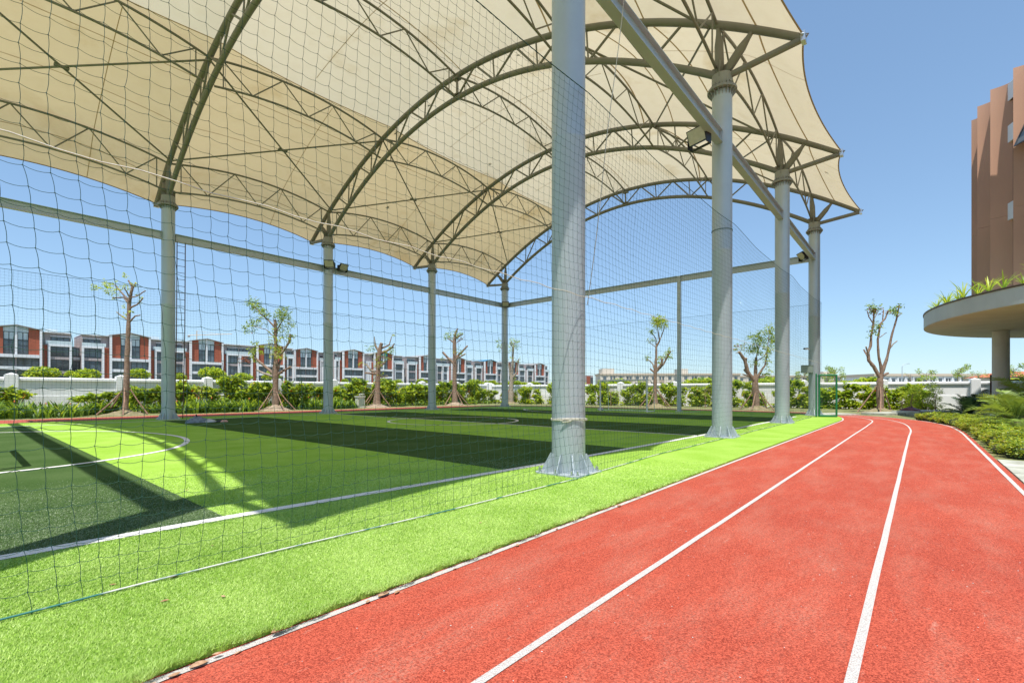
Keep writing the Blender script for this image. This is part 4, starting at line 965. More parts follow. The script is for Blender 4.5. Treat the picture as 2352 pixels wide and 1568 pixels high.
for hi, (xc, kd) in enumerate(HOUSES):
    y0 = HY + (6 if kd == 's' else 0)
    t = empty('terraced_house', (xc, y0, 0), f'red and white gabled terraced house {HLAB[hi]}', 'house', 'terraced houses beyond the wall')
    gp = (HOUSES[hi + 1][0] if hi + 1 < len(HOUSES) else xc + 14) - xc; gm = xc - (HOUSES[hi - 1][0] if hi else xc - 16)
    A = 3.35; ev, pk = 12.65, 13.35; D_ = 11.0
    # gable core
    core = MB(); core.add([(-A, .35, 0), (A, .35, 0), (A, .35, ev - .1), (0, .35, pk - .1), (-A, .35, ev - .1), (-A, D_, 0), (A, D_, 0), (A, D_, ev - .1), (0, D_, pk - .1), (-A, D_, ev - .1)],
        [(0, 1, 2, 3, 4), (9, 8, 7, 6, 5), (0, 4, 9, 5), (1, 6, 7, 2), (0, 5, 6, 1), (2, 7, 8, 3), (3, 8, 9, 4)]); core.build('wall', PURP, t)
    for s in (-1, 1):
        xa, xb = sorted((s * A, s * (A - .32)))
        MB().box((xa, -.35, 0), (xb, .9, ev + .02)).build('white_pier', WHITE2, t)
        xa, xb = sorted((s * (A - .33), s * 1.62))
        zt = lambda x: pk - (pk - ev) * abs(x) / A - .14
        q = MB(); q.add([(xa, .05, 8.0), (xb, .05, 8.0), (xb, .05, zt(xb)), (xa, .05, zt(xa)), (xa, .349, 8.0), (xb, .349, 8.0), (xb, .349, zt(xb)), (xa, .349, zt(xa))], [(0, 1, 2, 3), (4, 7, 6, 5), (0, 4, 5, 1), (2, 6, 7, 3), (1, 5, 6, 2), (3, 7, 4, 0)]); q.build('red_panel', REDP, t)
        xa, xb = sorted((s * 1.60, s * .16))
        window(t, xa, xb, 8.02, 10.6, .28, 2, 2); window(t, xa, xb, 10.6, 12.05, .28, 2, 1, GLASSL)
        q = MB(); q.add([(xa, .27, 12.06), (xb, .27, 12.06), (xb, .27, zt(xb)), (xa, .27, zt(xa)), (xa, .349, 12.06), (xb, .349, 12.06), (xb, .349, zt(xb)), (xa, .349, zt(xa))], [(0, 1, 2, 3), (4, 7, 6, 5), (0, 4, 5, 1), (2, 6, 7, 3), (1, 5, 6, 2), (3, 7, 4, 0)]); q.build('gable_glass', GLASSL if hi != 6 else TURQ, t)
        for z0_, z1_ in ((5.8, 7.4), (2.4, 5.15)):
            xa, xb = sorted((s * (A - .34), s * .12)); window(t, xa, xb, z0_, z1_, .3, 3, 2, GLASS, .7)
        # sloping verge of the roof
        v = MB(); v.add([(0, -.4, pk - .1), (s * (A + .05), -.4, ev - .1), (s * (A + .05), -.4, ev + .02), (0, -.4, pk + .02), (0, D_, pk - .1), (s * (A + .05), D_, ev - .1), (s * (A + .05), D_, ev + .02), (0, D_, pk + .02)], [(0, 1, 2, 3), (4, 7, 6, 5), (0, 4, 5, 1), (2, 6, 7, 3), (1, 5, 6, 2)]); v.build('roof_slope', ROOFC if hi != 9 else mat('blue_roof_sheet', (.05, .25, .42), .4), t)
    MB().box((-.15, -.05, 8.0), (.15, .345, pk - .12)).build('white_fin', WHITE2, t)
    MB().box((-A + .33, -.35, 7.42), (A - .33, .345, 7.98)).build('balcony_slab', WHITE2, t)
    MB().box((-A + .33, -.2, 5.2), (A - .33, .345, 5.78)).build('balcony_slab', WHITE2, t)
    # side wings
    for s, gap in ((1, gp), (-1, gm)):
        room = gap / 2 - A - (.75 if gap > 15 else .02)
        if room < .8: continue
        X0 = A + .02; X1 = A + room; wide = room > 2.4
        def bx(a, b, y_a, y_b, za, zb, nm, m):
            xa, xb = sorted((s * a, s * b)); MB().box((xa, y_a, za), (xb, y_b, zb)).build(nm, m, t)
        top = 12.35
        wv = hi >= 4 and hi % 2 == 0; bx(X0, X1, .9 if not wv else .6, D_ - 1, 0, 10.1, 'wall', WHITE2 if wv else PURP); bx(X0 + .0, X1, 1.2, D_ - 1, 10.12, top, 'upper_wall', PURP)
        bx(X0, X1 + .05, .6, D_ - .9, top + .01, top + .16, 'flat_roof', WHITE2)
        bx(X0, X0 + .75, .6 if not wv else .45, .899 if not wv else .599, 0, 10.0, 'red_panel', REDP)
        xw0, xw1 = X0 + .78, X1
        bx(xw0, xw0 + .35, .25, .9, 0, 10.2, 'white_frame', WHITE2); bx(xw1 - .3, xw1, .25, .9, 0, 10.2, 'white_frame', WHITE2); bx(xw0 + .351, xw1 - .301, .25, .9, 9.8, 10.2, 'white_frame', WHITE2)
        if xw1 - xw0 > 1.3:
            for z0_, z1_ in ((7.95, 9.75), (5.25, 7.3), (2.3, 4.6)):
                if xw1 - xw0 < 2.2 and wv: continue
                xa, xb = sorted((s * (xw0 + .36 + (.5 if wv else 0)), s * (xw1 - .31 - (.3 if wv else 0)))); window(t, xa, xb, z0_, z1_, .82 if not wv else .54, 3 if xb - xa > 1.8 else 2, 2, GLASS, .75)
            for z_ in ((7.35, 4.7) if not wv else ()): bx(xw0 + .36, xw1 - .31, .7, .899, z_, z_ + .5, 'spandrel', PURP)
            xa, xb = sorted((s * (X0 + 1.25), s * (X1 - .2))); window(t, xa, xb, 10.35, 11.6, 1.12, 3 if xb - xa > 1.5 else 2, 1)
            bx(X0 + 1.2, X1 - .15, .9, 1.19, 11.65, 11.77, 'window_hood', WHITE2); bx(X0 + .5, X1, .32, .36, 10.2, 10.85, 'balcony_rail', GLASSL)
    if gp > 15 and hi + 1 < len(HOUSES):   # recessed link between two houses
        xm = gp / 2; MB().box((xm - .74, 3.2, 0), (xm + .74, D_ - 1, 10.1)).build('recessed_link', PURP, t)
        window(t, xm - .7, xm + .7, 8.2, 9.9, 3.1, 3, 1); window(t, xm - .7, xm + .7, 4.9, 7.2, 3.1, 3, 1); MB().box((xm - .73, 2.9, 7.5), (xm + .73, 3.19, 8.0)).build('spandrel', WHITE2, t)
    if hi in (0, 1, 3, 8): MB().box((A + 1, 5, top + .2), (A + 2.6, 7, top + 1.1)).build('roof_tank', GLASSL, t)
# clipped round trees in front of the houses
def crown_mesh(seed, n=2600):
    r_ = np.random.default_rng(seed); P = []
    for k in range(26):
        d = r_.normal(0, 1, 3); d /= np.linalg.norm(d); d[2] = abs(d[2]) * .75 - .25; c = d * np.array([.72, .72, .62]) * r_.uniform(.55, 1); P.append(ball(n // 26, c, np.array([.34, .34, .22]) * r_.uniform(.8, 1.2), seed * 40 + k, .5))
    return leaves('crown', np.concatenate(P), .17, [L_LIGHT, L_MID, L_DARK], [5, 3, 1], .7, seed, .5, .1)
CRM = [crown_mesh(s) for s in (11, 12, 13)]
TRK = MB().tube([(0, 0, -3), (0.03, 0, -1), (0, 0, .1)], [.12, .09, .05], 7).mesh('trunk', BARK)
GRN = [(98, 852, 1.75), (165, 853, .8), (202, 854, 1.35), (315, 852, 1.25), (410, 859, .9), (485, 852, 1.55), (557, 861, 1.15), (625, 858, 1.1), (793, 868, .6), (912, 872, 1.0), (968, 871, 1.1), (1040, 873, 1.0), (1091, 874, 1.6), (1118, 874, .9), (1132, 874, 1.2), (1165, 877, 1.4), (1187, 876, 1.4), (1205, 878, 1.2), (1227, 877, 1.3)]
for i, (px_, py_, r0) in enumerate(GRN):
    d = 80 if px_ < 650 else 105 + (px_ - 650) * .13
    p = at(px_, py_ + 6, d); s = r0 * (1.25 if px_ < 650 else 1.55)
    pos = ['first', 'second', 'third', 'fourth', 'fifth', 'sixth', 'seventh', 'eighth', 'ninth', 'tenth', 'eleventh', 'twelfth', 'thirteenth', 'fourteenth', 'fifteenth', 'sixteenth', 'seventeenth', 'eighteenth', 'nineteenth'][i]
    t = empty('clipped_tree', (p.x, p.y, p.z), f'round bright green tree showing over the far wall, {pos} from the left', 'tree', 'round trees before the houses', i * 1.1)
    t.scale = (s * 1.2, s * 1.2, s * 1.25); link('crown', CRM[i % 3], t); link('trunk', TRK, t).scale = (1, 1, max(.4, p.z / s / 3))

# ------------------------------------------------------------------ long pale buildings far off
def block(px0, px1, ytop, depth, rows, cols, label, m=BEIGE, tower=None, storey=3.3, base=0.0, md=BEIGED):
    a = at(px0, 898, depth); b = at(px1, 898, depth); d = Vector((b.x - a.x, b.y - a.y, 0)); L = d.length; ang = math.atan2(d.y, d.x); H = CZ + (YH - ytop) / F * depth
    t = empty('apartment_block', (a.x, a.y, 0), label, 'building', rz=ang)
    MB().box((0, 0, 0), (L, 16, H - .9)).build('wall', m, t); MB().box((-.4, -.5, H - .88), (L + .4, 16.4, H)).build('parapet', mat('beige_cornice', (.56, .47, .37), .8), t)
    st = L / cols
    for c in range(cols):
        MB().box((c * st - .25, -.22, 0), (c * st + .25, -.01, H - .9)).build('pilaster', m, t)
        for r0 in range(rows):
            z1 = H - 1.7 - r0 * storey; z0 = z1 - 1.7; two = (c + r0) % 2
            for (xa, xb) in (((st * .2, st * .42), (st * .56, st * .78)) if two else ((st * .3, st * .68),)):
                w = MB().box((c * st + xa, -.12, z0), (c * st + xb, -.01, z1)).build('window', FRAME, t)
                MB().box((c * st + xa + .12, -.14, z0 + .12), (c * st + xb - .12, -.121, z1 - .12)).build('pane', GLASS, w)
            MB().box((c * st + st * .2, -.1, z0 - 1.5), (c * st + st * .8, -.012, z0 - .1)).build('spandrel', md if two else m, t)
    if tower:
        xa, xb = L * tower[0], L * tower[1]; MB().box((xa, 3, H + .01), (xb, 12, H + 2.6)).build('stair_tower', m, t)
    return t
block(1380, 1548, 857, 250, 3, 9, 'long beige apartment block with brown panels behind the goal', tower=(.03, .2))
block(1566, 1700, 857, 262, 3, 7, 'long beige apartment block right of the slim square post', tower=(.0, .14))
block(1690, 1935, 862, 300, 3, 10, 'far beige apartment block behind the gate and thick stumpy tree', tower=(.85, .97))
block(2008, 2330, 858, 175, 2, 18, 'long low white building behind the big bare tree', WHITE2, storey=3.2, md=WHITE2)
t = block(2346, 2490, 866, 130, 2, 5, 'white house with orange tiled roof behind the round tower column', WHITE2)
MB().add([(-.5, -.6, 5.3), (18.5, -.6, 5.3), (18.5, 16.5, 5.3), (-.5, 16.5, 5.3), (3, 8, 7.0), (15, 8, 7.0)], [(0, 1, 5, 4), (2, 3, 4, 5), (1, 2, 5), (3, 0, 4), (3, 2, 1, 0)]).build('tiled_roof', TILE, t)
t = empty('red_block', at(1345, 898, 230) * 1, 'small red and grey block left of the long beige building', 'building'); t.location.z = 0
MB().box((0, 0, 0), (7, 7, 9)).build('wall', PURP, t); MB().box((1, -.2, 3), (4, -.01, 8.6)).build('red_panel', REDP, t); window(t, 4.6, 6.6, 5, 8, -.1, 2, 2)
# distant greenery on the horizon
DT = [(1300, 878, 120, 4.2), (1322, 880, 110, 3.2), (1400, 884, 120, 3.2), (1420, 880, 130, 4.4), (1450, 888, 125, 2.6), (1610, 880, 120, 5.2), (1655, 886, 120, 3.4), (1690, 883, 120, 3.6), (1770, 878, 120, 5.0), (1745, 884, 110, 4.0), (1830, 882, 125, 4.0), (1925, 884, 120, 4.5), (1948, 882, 125, 3.4), (1996, 876, 170, 6.0), (1968, 890, 170, 2.0)]
for i, (px_, py_, d, r0) in enumerate(DT):
    p = at(px_, py_ + 4, d); t = empty('distant_tree', (p.x, p.y, p.z), f'dark green far tree above the end wall, {["first", "second", "third", "fourth", "fifth", "sixth", "seventh", "eighth", "ninth", "tenth", "eleventh", "twelfth", "thirteenth", "fourteenth", "last"][i]} from the left', 'tree', 'far trees above the end wall', i * 1.7)
    t.scale = (r0, r0, r0 * .8); link('crown', crown_mesh(20, 2600) if i == 0 else CRM[(i + 1) % 3], t); link('trunk', TRK, t)
# young trees in front of the white building
def young(px_, ytop, ybase, d, seed, lab, dense=1.0):
    p = at(px_, 898, d); H = CZ + (YH - ytop) / F * d
    t = empty('young_tree', (p.x, p.y, 0), lab, 'tree', 'young trees beyond the end wall'); r_ = random.Random(seed)
    MB().tube([(0, 0, 0), (.1, 0, H * .5), (0, 0, H * .9)], [.12, .09, .03], 7).build('trunk', BARK2, t, True); P = []
    for k in range(9):
        a = r_.uniform(0, 6.28); z = H * r_.uniform(.5, .85); e = Vector((math.cos(a) * H * .2, math.sin(a) * H * .2, z + H * .12)); MB().tube([(0, 0, z), e], [.05, .015], 6).build('limb', BARK2, t, True)
        P.append(ball(int(70 * dense), e, (H * .09,) * 3, seed * 30 + k, .2))
    link('leaf_tuft', leaves('leaf_tuft', np.concatenate(P), .19, [L_LIGHT, L_MID, L_DARK], [2, 4, 2], .6, seed), t)
young(1918, 840, 890, 75, 1, 'young tree with a tight green top right of the green gate'); young(1900, 846, 890, 78, 2, 'young tree just above the open gate frame'); young(1848, 846, 890, 70, 3, 'airy young tree behind the gate column')
young(2128, 848, 885, 70, 4, 'airy young tree left of the wall pier before the white building'); young(2200, 838, 885, 70, 5, 'young tree above the wall pier beside the white building'); young(2247, 850, 885, 80, 6, 'thin leafless looking young tree left of the tower column', .25)
young(2328, 836, 890, 60, 7, 'leafy young tree right of the tower column', 1.3); young(2092, 852, 885, 75, 8, 'bare young tree beside the curved street lamp', .03)
# street lamp, crane
p = at(2072, 898, 85); t = empty('street_lamp', (p.x, p.y, 0), 'tall slim street lamp with curved arm over the end wall', 'street lamp'); H = CZ + (YH - 836) / F * 85
MB().tube([(0, 0, 0), (0, 0, H - .5), (.12, -.15, H - .12), (.8, -.8, H + .1)], [.08, .055, .05, .04], 8).build('pole', STEEL, t, True); MB().box((.7, -1.05, H + .05), (1.05, -.7, H + .13)).build('lamp_head', STEEL, t)
p = at(452, 898, 420); t = empty('tower_crane', (p.x, p.y, 0), 'distant pale tower crane over the roofs right of the ladder', 'crane'); H = CZ + (YH - 770) / F * 420; CRN = mat('crane_pale', (.62, .52, .42), .6)
q = rr * 1.0
MB().box((-.35, -.35, 0), (.35, .35, H + 4)).build('mast', CRN, t); MB().tube([(-8 * q[0], -8 * q[1], H), (31 * q[0], 31 * q[1], H + 1.2)], .3, 4).build('jib', CRN, t); MB().box((-7 * q[0] - .8, -7 * q[1] - .8, H - 1.6), (-7 * q[0] + .8, -7 * q[1] + .8, H - .3)).build('counterweight', ROOFC, t); MB().tube([(0, 0, H + 4), (20 * q[0], 20 * q[1], H + 1)], .1, 4).build('tie_bar', CRN, t)

# ------------------------------------------------------------------ gate, cabinet, camera at the last near column
GX, GY = 21.5, -.42
t = empty('metal_gate', (GX, GY, TZ), 'open green metal gate with mesh infill beside the last near column', 'gate', rz=-1.02)
wd, hg = .78, 2.05
for a, b in (((0, 0, .04), (0, 0, hg)), ((wd, 0, .04), (wd, 0, hg)), ((-.03, 0, .05), (wd + .03, 0, .05)), ((-.03, 0, hg), (wd + .03, 0, hg))): bar('frame_tube', a, b, .046, t, GATEG)
A = []; B = []
for k in range(-26, 14):
    for s in (1, -1):
        # diamond mesh clipped to the frame
        for q in range(40):
            pass
V = []
for s in (1, -1):
    for k in np.arange(-2.2, 2.9, .075):
        x0_, z0_ = (0, k) if s == 1 else (wd, k); x1_, z1_ = (wd, k + wd) if s == 1 else (0, k + wd)
        za, zb = max(z0_, .06), min(z1_, hg)
        if zb <= za: continue
        fa = (za - z0_) / wd; fb = (zb - z0_) / wd; A.append((x0_ + (x1_ - x0_) * fa, 0, za)); B.append((x0_ + (x1_ - x0_) * fb, 0, zb))
V, Fq = tubes_fast(A, B, .0016); tag(link('wire_mesh', fast_mesh('wire_mesh', V, Fq, GATEG), t), kind='stuff')
for z in (.3, 1.75): MB().lathe([(.045, z), (.045, z + .12)], 10, (-.0, 0)).build('hinge', GATEG, t)
t = empty('gate_post', (21.25, -.33, TZ), 'green round gate post standing in front of the last near column', 'post')
MB().lathe([(.035, 0), (.035, 2.12), (.02, 2.15)], 12).build('shaft', GATEG, t); MB().box((-.03, -.02, 2.0), (.4, .02, 2.04)).build('tie_bar', GATEG, t)
t = empty('cabinet', (3 * S - .36, .12, 2.25), 'grey green metal cabinet fixed to the gate column', 'cabinet', rz=.2)
MB().box((-.14, -.12, 0), (.09, .42, .38)).build('case', BOXG, t); MB().box((-.155, -.10, .02), (-.141, .40, .36)).build('door', BOXG, t); MB().box((-.17, -.13, .381), (.10, .43, .40)).build('rain_cap', BOXG, t)
t = empty('security_camera', (3 * S - .3, .18, 3.52), 'white bullet camera on the gate column above the cabinet', 'camera', rz=2.6)
MB().tube([(.05, 0, 0), (.33, 0, -.02)], .05, 12).build('body', GOALW, t, True); MB().tube([(.331, 0, -.02), (.36, 0, -.022)], .048, 12).build('lens_hood', BLACK, t, True); MB().box((-.04, -.015, -.06), (.07, .015, .0)).build('bracket', GOALW, t)
t = empty('security_camera', (3 * S - .25, W - .25, 3.6), 'small white camera on the far corner column', 'camera', rz=-2.4)
MB().tube([(.03, 0, 0), (.25, 0, -.02)], .045, 10).build('body', GOALW, t, True); MB().box((-.04, -.015, -.05), (.05, .015, .0)).build('bracket', GOALW, t); MB().tube([(.251, 0, -.02), (.27, 0, -.02)], .043, 10).build('lens_hood', BLACK, t, True)

# ------------------------------------------------------------------ round tower with canopy slab, right
TX, TY, TR, SR = 27.3, -16.0, 9.85, 11.65
t = empty('round_tower', (TX, TY, 0), 'round building clad in tall terracotta fins above a curved white canopy', 'building')
nseg = 96
def arc(r, a0, a1, n): return [(r * math.cos(a), r * math.sin(a)) for a in np.linspace(a0, a1, n)]
ZS0, ZS1 = 4.58, 5.32
sl = MB(); ol = arc(SR, 0, 2 * PI * (1 - 1 / 120), 120); sl.prism(ol, ZS0 + .012, ZS1); sl.build('canopy_slab', CONC, t, False)
MB().prism(arc(SR - .03, 0, 2 * PI * (1 - 1 / 120), 120), ZS0, ZS0 + .011).build('soffit', SOFFIT, t)
m_ = MB(); pr_ = [(SR + .012, ZS1 - .06), (SR + .03, ZS1 - .055), (SR + .03, ZS1 + .012), (SR - .1, ZS1 + .012), (SR - .1, ZS1 - .02)]
m_.lathe(pr_, 120); m_.f = m_.f[:-2]; m_.mi = m_.mi[:-2]; m_.build('edge_trim', mat('bronze_trim', (.10, .075, .05), .5, metal=.6), t, True)
MB().lathe([(9.2, ZS1 + .01), (9.2, 14.2)], 96).build('glazing', DGLASS, t)
for z in (ZS1 + .02, 8.9, 12.35, 14.2): MB().lathe([(9.22, z), (9.34, z), (9.34, z + (.75 if z > 6 else .4)), (9.22, z + (.75 if z > 6 else .4))], 96).build('floor_band', WHITE2, t)
MB().lathe([(9.3, 14.2), (9.3, 15.02), (1, 15.05)], 96).build('parapet', WHITE2, t)
MB().lathe([(6.2, 0), (6.2, ZS0 - .002)], 64).build('ground_floor_wall', GLASS, t)
# vertical mullions
for k in range(48): a = k * 2 * PI / 48 + .03; bar('mullion', (9.23 * math.cos(a), 9.23 * math.sin(a), ZS1 + .4), (9.23 * math.cos(a), 9.23 * math.sin(a), 14.2), .035, t, FRAME)
# fins: scooped shells
def fin_mesh():
    m = MB(); prof = []
    for q in np.linspace(0, 1, 9): prof.append((.36 * (q - .5) * 2, .12 - .05 * (1 - (2 * q - 1) ** 2)))
    inner = [(x * .96, y - .06) for x, y in prof]
    ol = prof + inner[::-1]
    for z0, z1 in ((5.34, 9.12), (9.128, 15.0)): m.prism([(y, x) for x, y in ol][::-1], z0, z1)
    return m.mesh('terracotta_fin', TERRA)
FM = fin_mesh()
def put_fin(px_, r=9.45):
    """place fins at measured angles round the drum"""
    link('terracotta_fin', FM, t, None, px_ + .98).location = (r * math.cos(px_), r * math.sin(px_), 0)
angs = []
for (fx, fy) in ((27.1, -6.05), (25.7, -6.3), (24.45, -6.75), (22.95, -7.25)):
    angs.append(math.atan2(fy - TY, fx - TX))
stp = (angs[-1] - angs[0]) / 3
for k in range(-14, 28): put_fin(angs[0] + stp * k + (0.0 if k < 3 else .01))
# tilted open window beside the last visible fin
a = angs[3] + stp * .55
w_ = MB(); rad = Vector((math.cos(a), math.sin(a), 0)); tan = Vector((-math.sin(a), math.cos(a), 0)); c0 = rad * 9.36 + Vector((0, 0, 13.0))
for u0, u1, v0, v1 in ((-.55, .55, 0, .07), (-.55, .55, 1.5, 1.57), (-.55, -.48, .07, 1.5), (.48, .55, .07, 1.5)):
    pt = [c0 + tan * u + (rad * .42 + Vector((0, 0, -1))).normalized() * v for u, v in ((u0, v0), (u1, v0), (u1, v1), (u0, v1))]; off = rad * .05; w_.add(pt + [p - off for p in pt], [(0, 1, 2, 3), (7, 6, 5, 4), (0, 4, 5, 1), (1, 5, 6, 2), (2, 6, 7, 3), (3, 7, 4, 0)])
wo_ = w_.build('open_window', FRAME, t); dn = (rad * .42 + Vector((0, 0, -1))).normalized()
pt = [c0 + tan * u + dn * v - rad * .02 for u, v in ((-.5, .05), (.5, .05), (.5, 1.52), (-.5, 1.52))]; MB().add(pt + [p - rad * .015 for p in pt], [(0, 1, 2, 3), (7, 6, 5, 4)]).build('pane', mat('tinted_pane', (.12, .12, .11), .1), wo_)
t = empty('canopy_column', (30.75, -7.55, -.02), 'round pale column holding up the curved canopy', 'column')
MB().lathe([(.35, 0), (.35, ZS0 - .02), (.38, ZS0 - .002)], 40).build('shaft', COLP, t, True); MB().lathe([(.42, 0), (.42, .12), (.36, .14)], 40).build('base_ring', COLP, t)
# planter on the canopy rim
def strap_mesh(seed):
    r_ = np.random.default_rng(seed); V = []; Fq = []; mi = []
    for k in range(17):
        a = r_.uniform(0, 2 * PI); L = r_.uniform(.6, 1.1); lean = r_.uniform(.3, .85); w = r_.uniform(.022, .038); o = len(V); d = np.array([math.cos(a), math.sin(a)]); sd = np.array([-d[1], d[0]])
        for q in (0, .2, .4, .6, .8, 1):
            h = L * (q * 1.05 - .62 * lean * q * q); x = d[0] * lean * L * q ** 1.5; y = d[1] * lean * L * q ** 1.5; ww = w * (.7 + .6 * q if q < .4 else 1.1 * (1 - q) ** .6 + .02)
            V += [(x - sd[0] * ww, y - sd[1] * ww, h), (x + sd[0] * ww, y + sd[1] * ww, h)]
        for q in range(5): Fq.append((o + 2 * q, o + 2 * q + 1, o + 2 * q + 3, o + 2 * q + 2)); mi.append(k % 3)
    return fast_mesh('leaf_blades', V, Fq, [L_LIGHT, L_MID, L_MID], mi)
SPM = [strap_mesh(q) for q in (1, 2, 3)]
k = 0
for a in np.arange(math.atan2(-7.3 - TY, 18.5 - TX) + .12, math.atan2(-4.6 - TY, 29.0 - TX), -.062):
    rr_ = SR - rs.uniform(.25, .6); s = rs.uniform(.7, 1.25)
    tt = empty('planter_plant', (TX + rr_ * math.cos(a), TY + rr_ * math.sin(a), ZS1 - .05), 'strap leaved plant growing along the rim of the curved canopy', 'plant', 'plants on the canopy rim', rs.uniform(0, 6)); s *= .75 if a < 1.75 else 1.0; tt.scale = (s, s, s); link('leaf_blades', SPM[k % 3], tt); k += 1

# ------------------------------------------------------------------ bed on the right: hedge, palms, shrubs, paving
def hedge_mesh(seed):
    r_ = np.random.default_rng(seed); P = []
    for k in range(34):
        d = r_.normal(0, 1, 3); d /= np.linalg.norm(d); c = np.array([0, 0, .26]) + d * np.array([.46, .44, .26]) * r_.uniform(.6, 1.0); P.append(ball(95, c, (.15, .15, .11), seed * 50 + k, .2))
    pts = np.concatenate(P); pts = pts[pts[:, 2] > .01]
    return leaves('foliage', pts, .062, [L_HEDGE, L_HEDGE2, L_DARK, L_HEDGE3], [5, 4, 1.4, .9], .6, seed, .45, .0)
HM = [hedge_mesh(s) for s in (31, 32, 33)]
HC = MB().lathe([(.36, 0), (.4, .16), (.34, .32), (.15, .40)], 14).mesh('twigs', mat('hedge_dark_core', (.03, .04, .012), .9))  # one solid near-black green body filling the shrub under its leaves
k = 0
hp = path(4.24)
hp = [q for q in hp if q[0] > 6.8 and q[1] < -1.2]
L_ = [0]
for q in range(1, len(hp)): L_.append(L_[-1] + math.hypot(hp[q][0] - hp[q - 1][0], hp[q][1] - hp[q - 1][1]))
d = .1
while d < min(L_[-1], 15.8):
    x = float(np.interp(d, L_, [q[0] for q in hp])); y = float(np.interp(d, L_, [q[1] for q in hp]))
    for row in ((0, 1) if d > 4.5 else (0,)):
        s = rs.uniform(.85, 1.2) * (.92 if d > 4.5 else .9)
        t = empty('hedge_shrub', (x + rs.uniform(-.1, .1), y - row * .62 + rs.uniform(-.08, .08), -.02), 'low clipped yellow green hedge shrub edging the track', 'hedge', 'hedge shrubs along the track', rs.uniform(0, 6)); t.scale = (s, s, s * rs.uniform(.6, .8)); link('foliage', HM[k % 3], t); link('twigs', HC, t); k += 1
    d += .72
def frond_mesh(L, seed, mat_, droop=.9, leaflet=.34):
    r_ = np.random.default_rng(seed); V = []; Fq = []; pts = []; n = 34
    for k in range(n + 1):
        q = k / n; pts.append((L * q * (1 - .18 * q * droop), 0, L * (.62 * q - droop * .75 * q * q)))
    m = MB(); m.tube(pts, [max(.012 * (1 - q / n), .003) for q in range(n + 1)], 5)
    V = list(m.v); Fq = [f for f in m.f if len(f) == 4]
    for k in range(4, n + 1):
        q = k / n; ll = leaflet * math.sin(PI * min(1, q * .9 + .12)) ** .7 * r_.uniform(.85, 1.1)
        for s in (-1, 1):
            p = np.array(pts[k]); d = np.array([.55, s * .85, .28 + r_.normal(0, .1)]); d /= np.linalg.norm(d); w = .016; o = len(V)
            mid = p + d * ll * .5; tip = p + d * ll + np.array([0, 0, -.12 * ll]); wv = np.array([w, 0, 0])
            V += [tuple(p - wv * .6), tuple(p + wv * .6), tuple(mid + wv), tuple(mid - wv), tuple(tip + wv * .1), tuple(tip - wv * .1)]; Fq += [(o, o + 1, o + 2, o + 3), (o + 3, o + 2, o + 4, o + 5)]
    return fast_mesh('frond', V, Fq, mat_)
def palm(loc, n, L, label, m, trunk=.35, grp='palms in the bed', seed=1, droop=.9):
    t = empty('palm', loc, label, 'palm', grp); r_ = random.Random(seed); MS = [frond_mesh(L * f, seed + i, m, droop) for i, f in enumerate((1, .85, 1.12))]
    MB().tube([(0, 0, 0), (0, 0, trunk)], [.13, .11], 10).build('trunk', BARK, t, True)
    for k in range(n):
        o = link('frond', MS[k % 3], t, (0, 0, trunk)); el = r_.uniform(-.55, .35) if k > n // 3 else r_.uniform(-1.0, -.5)
        o.rotation_euler = (r_.uniform(-.2, .2), el, k * 2.399 + r_.uniform(-.2, .2))
P1 = at(2333, 1000, 13.9); palm((P1.x, P1.y, -.02), 24, 1.35, 'feathery green dwarf palm in the bed at the right edge', L_PALM, .45, seed=2)
P1 = at(2300, 980, 17.5); palm((P1.x, P1.y, -.02), 18, 1.3, 'second feathery palm at the canopy column foot', L_PALM, .3, seed=5)
P1 = at(2350, 950, 20); palm((P1.x, P1.y, -.02), 18, 1.8, 'tall feathery palm behind the others at the picture edge', L_PALM, .9, seed=9)
P1 = at(2225, 966, 20.3); palm((P1.x, P1.y, -.02), 22, 1.15, 'dark blue green cycad spreading over the hedge', L_PALMD, .25, 'cycads in the bed', seed=12, droop=.6)
P1 = at(2252, 945, 25); palm((P1.x, P1.y, -.02), 16, 1.2, 'small dark cycad below the canopy beside the shrubs', L_PALMD, .35, 'cycads in the bed', seed=15, droop=.6)
for i, (px_, d, s) in enumerate([(2236, 34, (1.5, 1.5, 1.25)), (2258, 34.5, (1.6, 1.5, 1.3)), (2280, 35, (1.6, 1.5, 1.3)), (2330, 35, (1.7, 1.5, 1.3)), (2352, 34, (1.7, 1.5, 1.3)), (2310, 35.5, (1.6, 1.5, 1.25))]):
    p = at(px_, 898, d); climber(p.x, p.y, i, i, s, 'dense leafy shrub before the end wall behind the canopy column', 'shrubs behind the canopy column')
for i, (px_, d, s) in enumerate([(2095, 31, .95), (2112, 32, 1.05), (2130, 31.5, 1.1), (2150, 32, 1.0), (2078, 31.5, .8)]):
    p = at(px_, 898, d)
    t = empty('feathery_shrub', (p.x, p.y, -.02), 'light green feathery shrub against the end wall left of the pier', 'shrub', 'feathery shrubs by the end wall', i); t.scale = (s, s, s)
    if i == 0:
        pts = np.concatenate([ball(60, (.35 * math.sin(q * 2.3), .25 * math.cos(q * 1.7), .3 + q * .13), (.22, .2, .16), 600 + q, .1) for q in range(11)]); FSM = leaves('foliage', pts, .13, [L_LIGHT, L_MID], [4, 2], .22, 61, .2, -.3)
    link('foliage', FSM, t); link('stems', STM[i % 2], t)
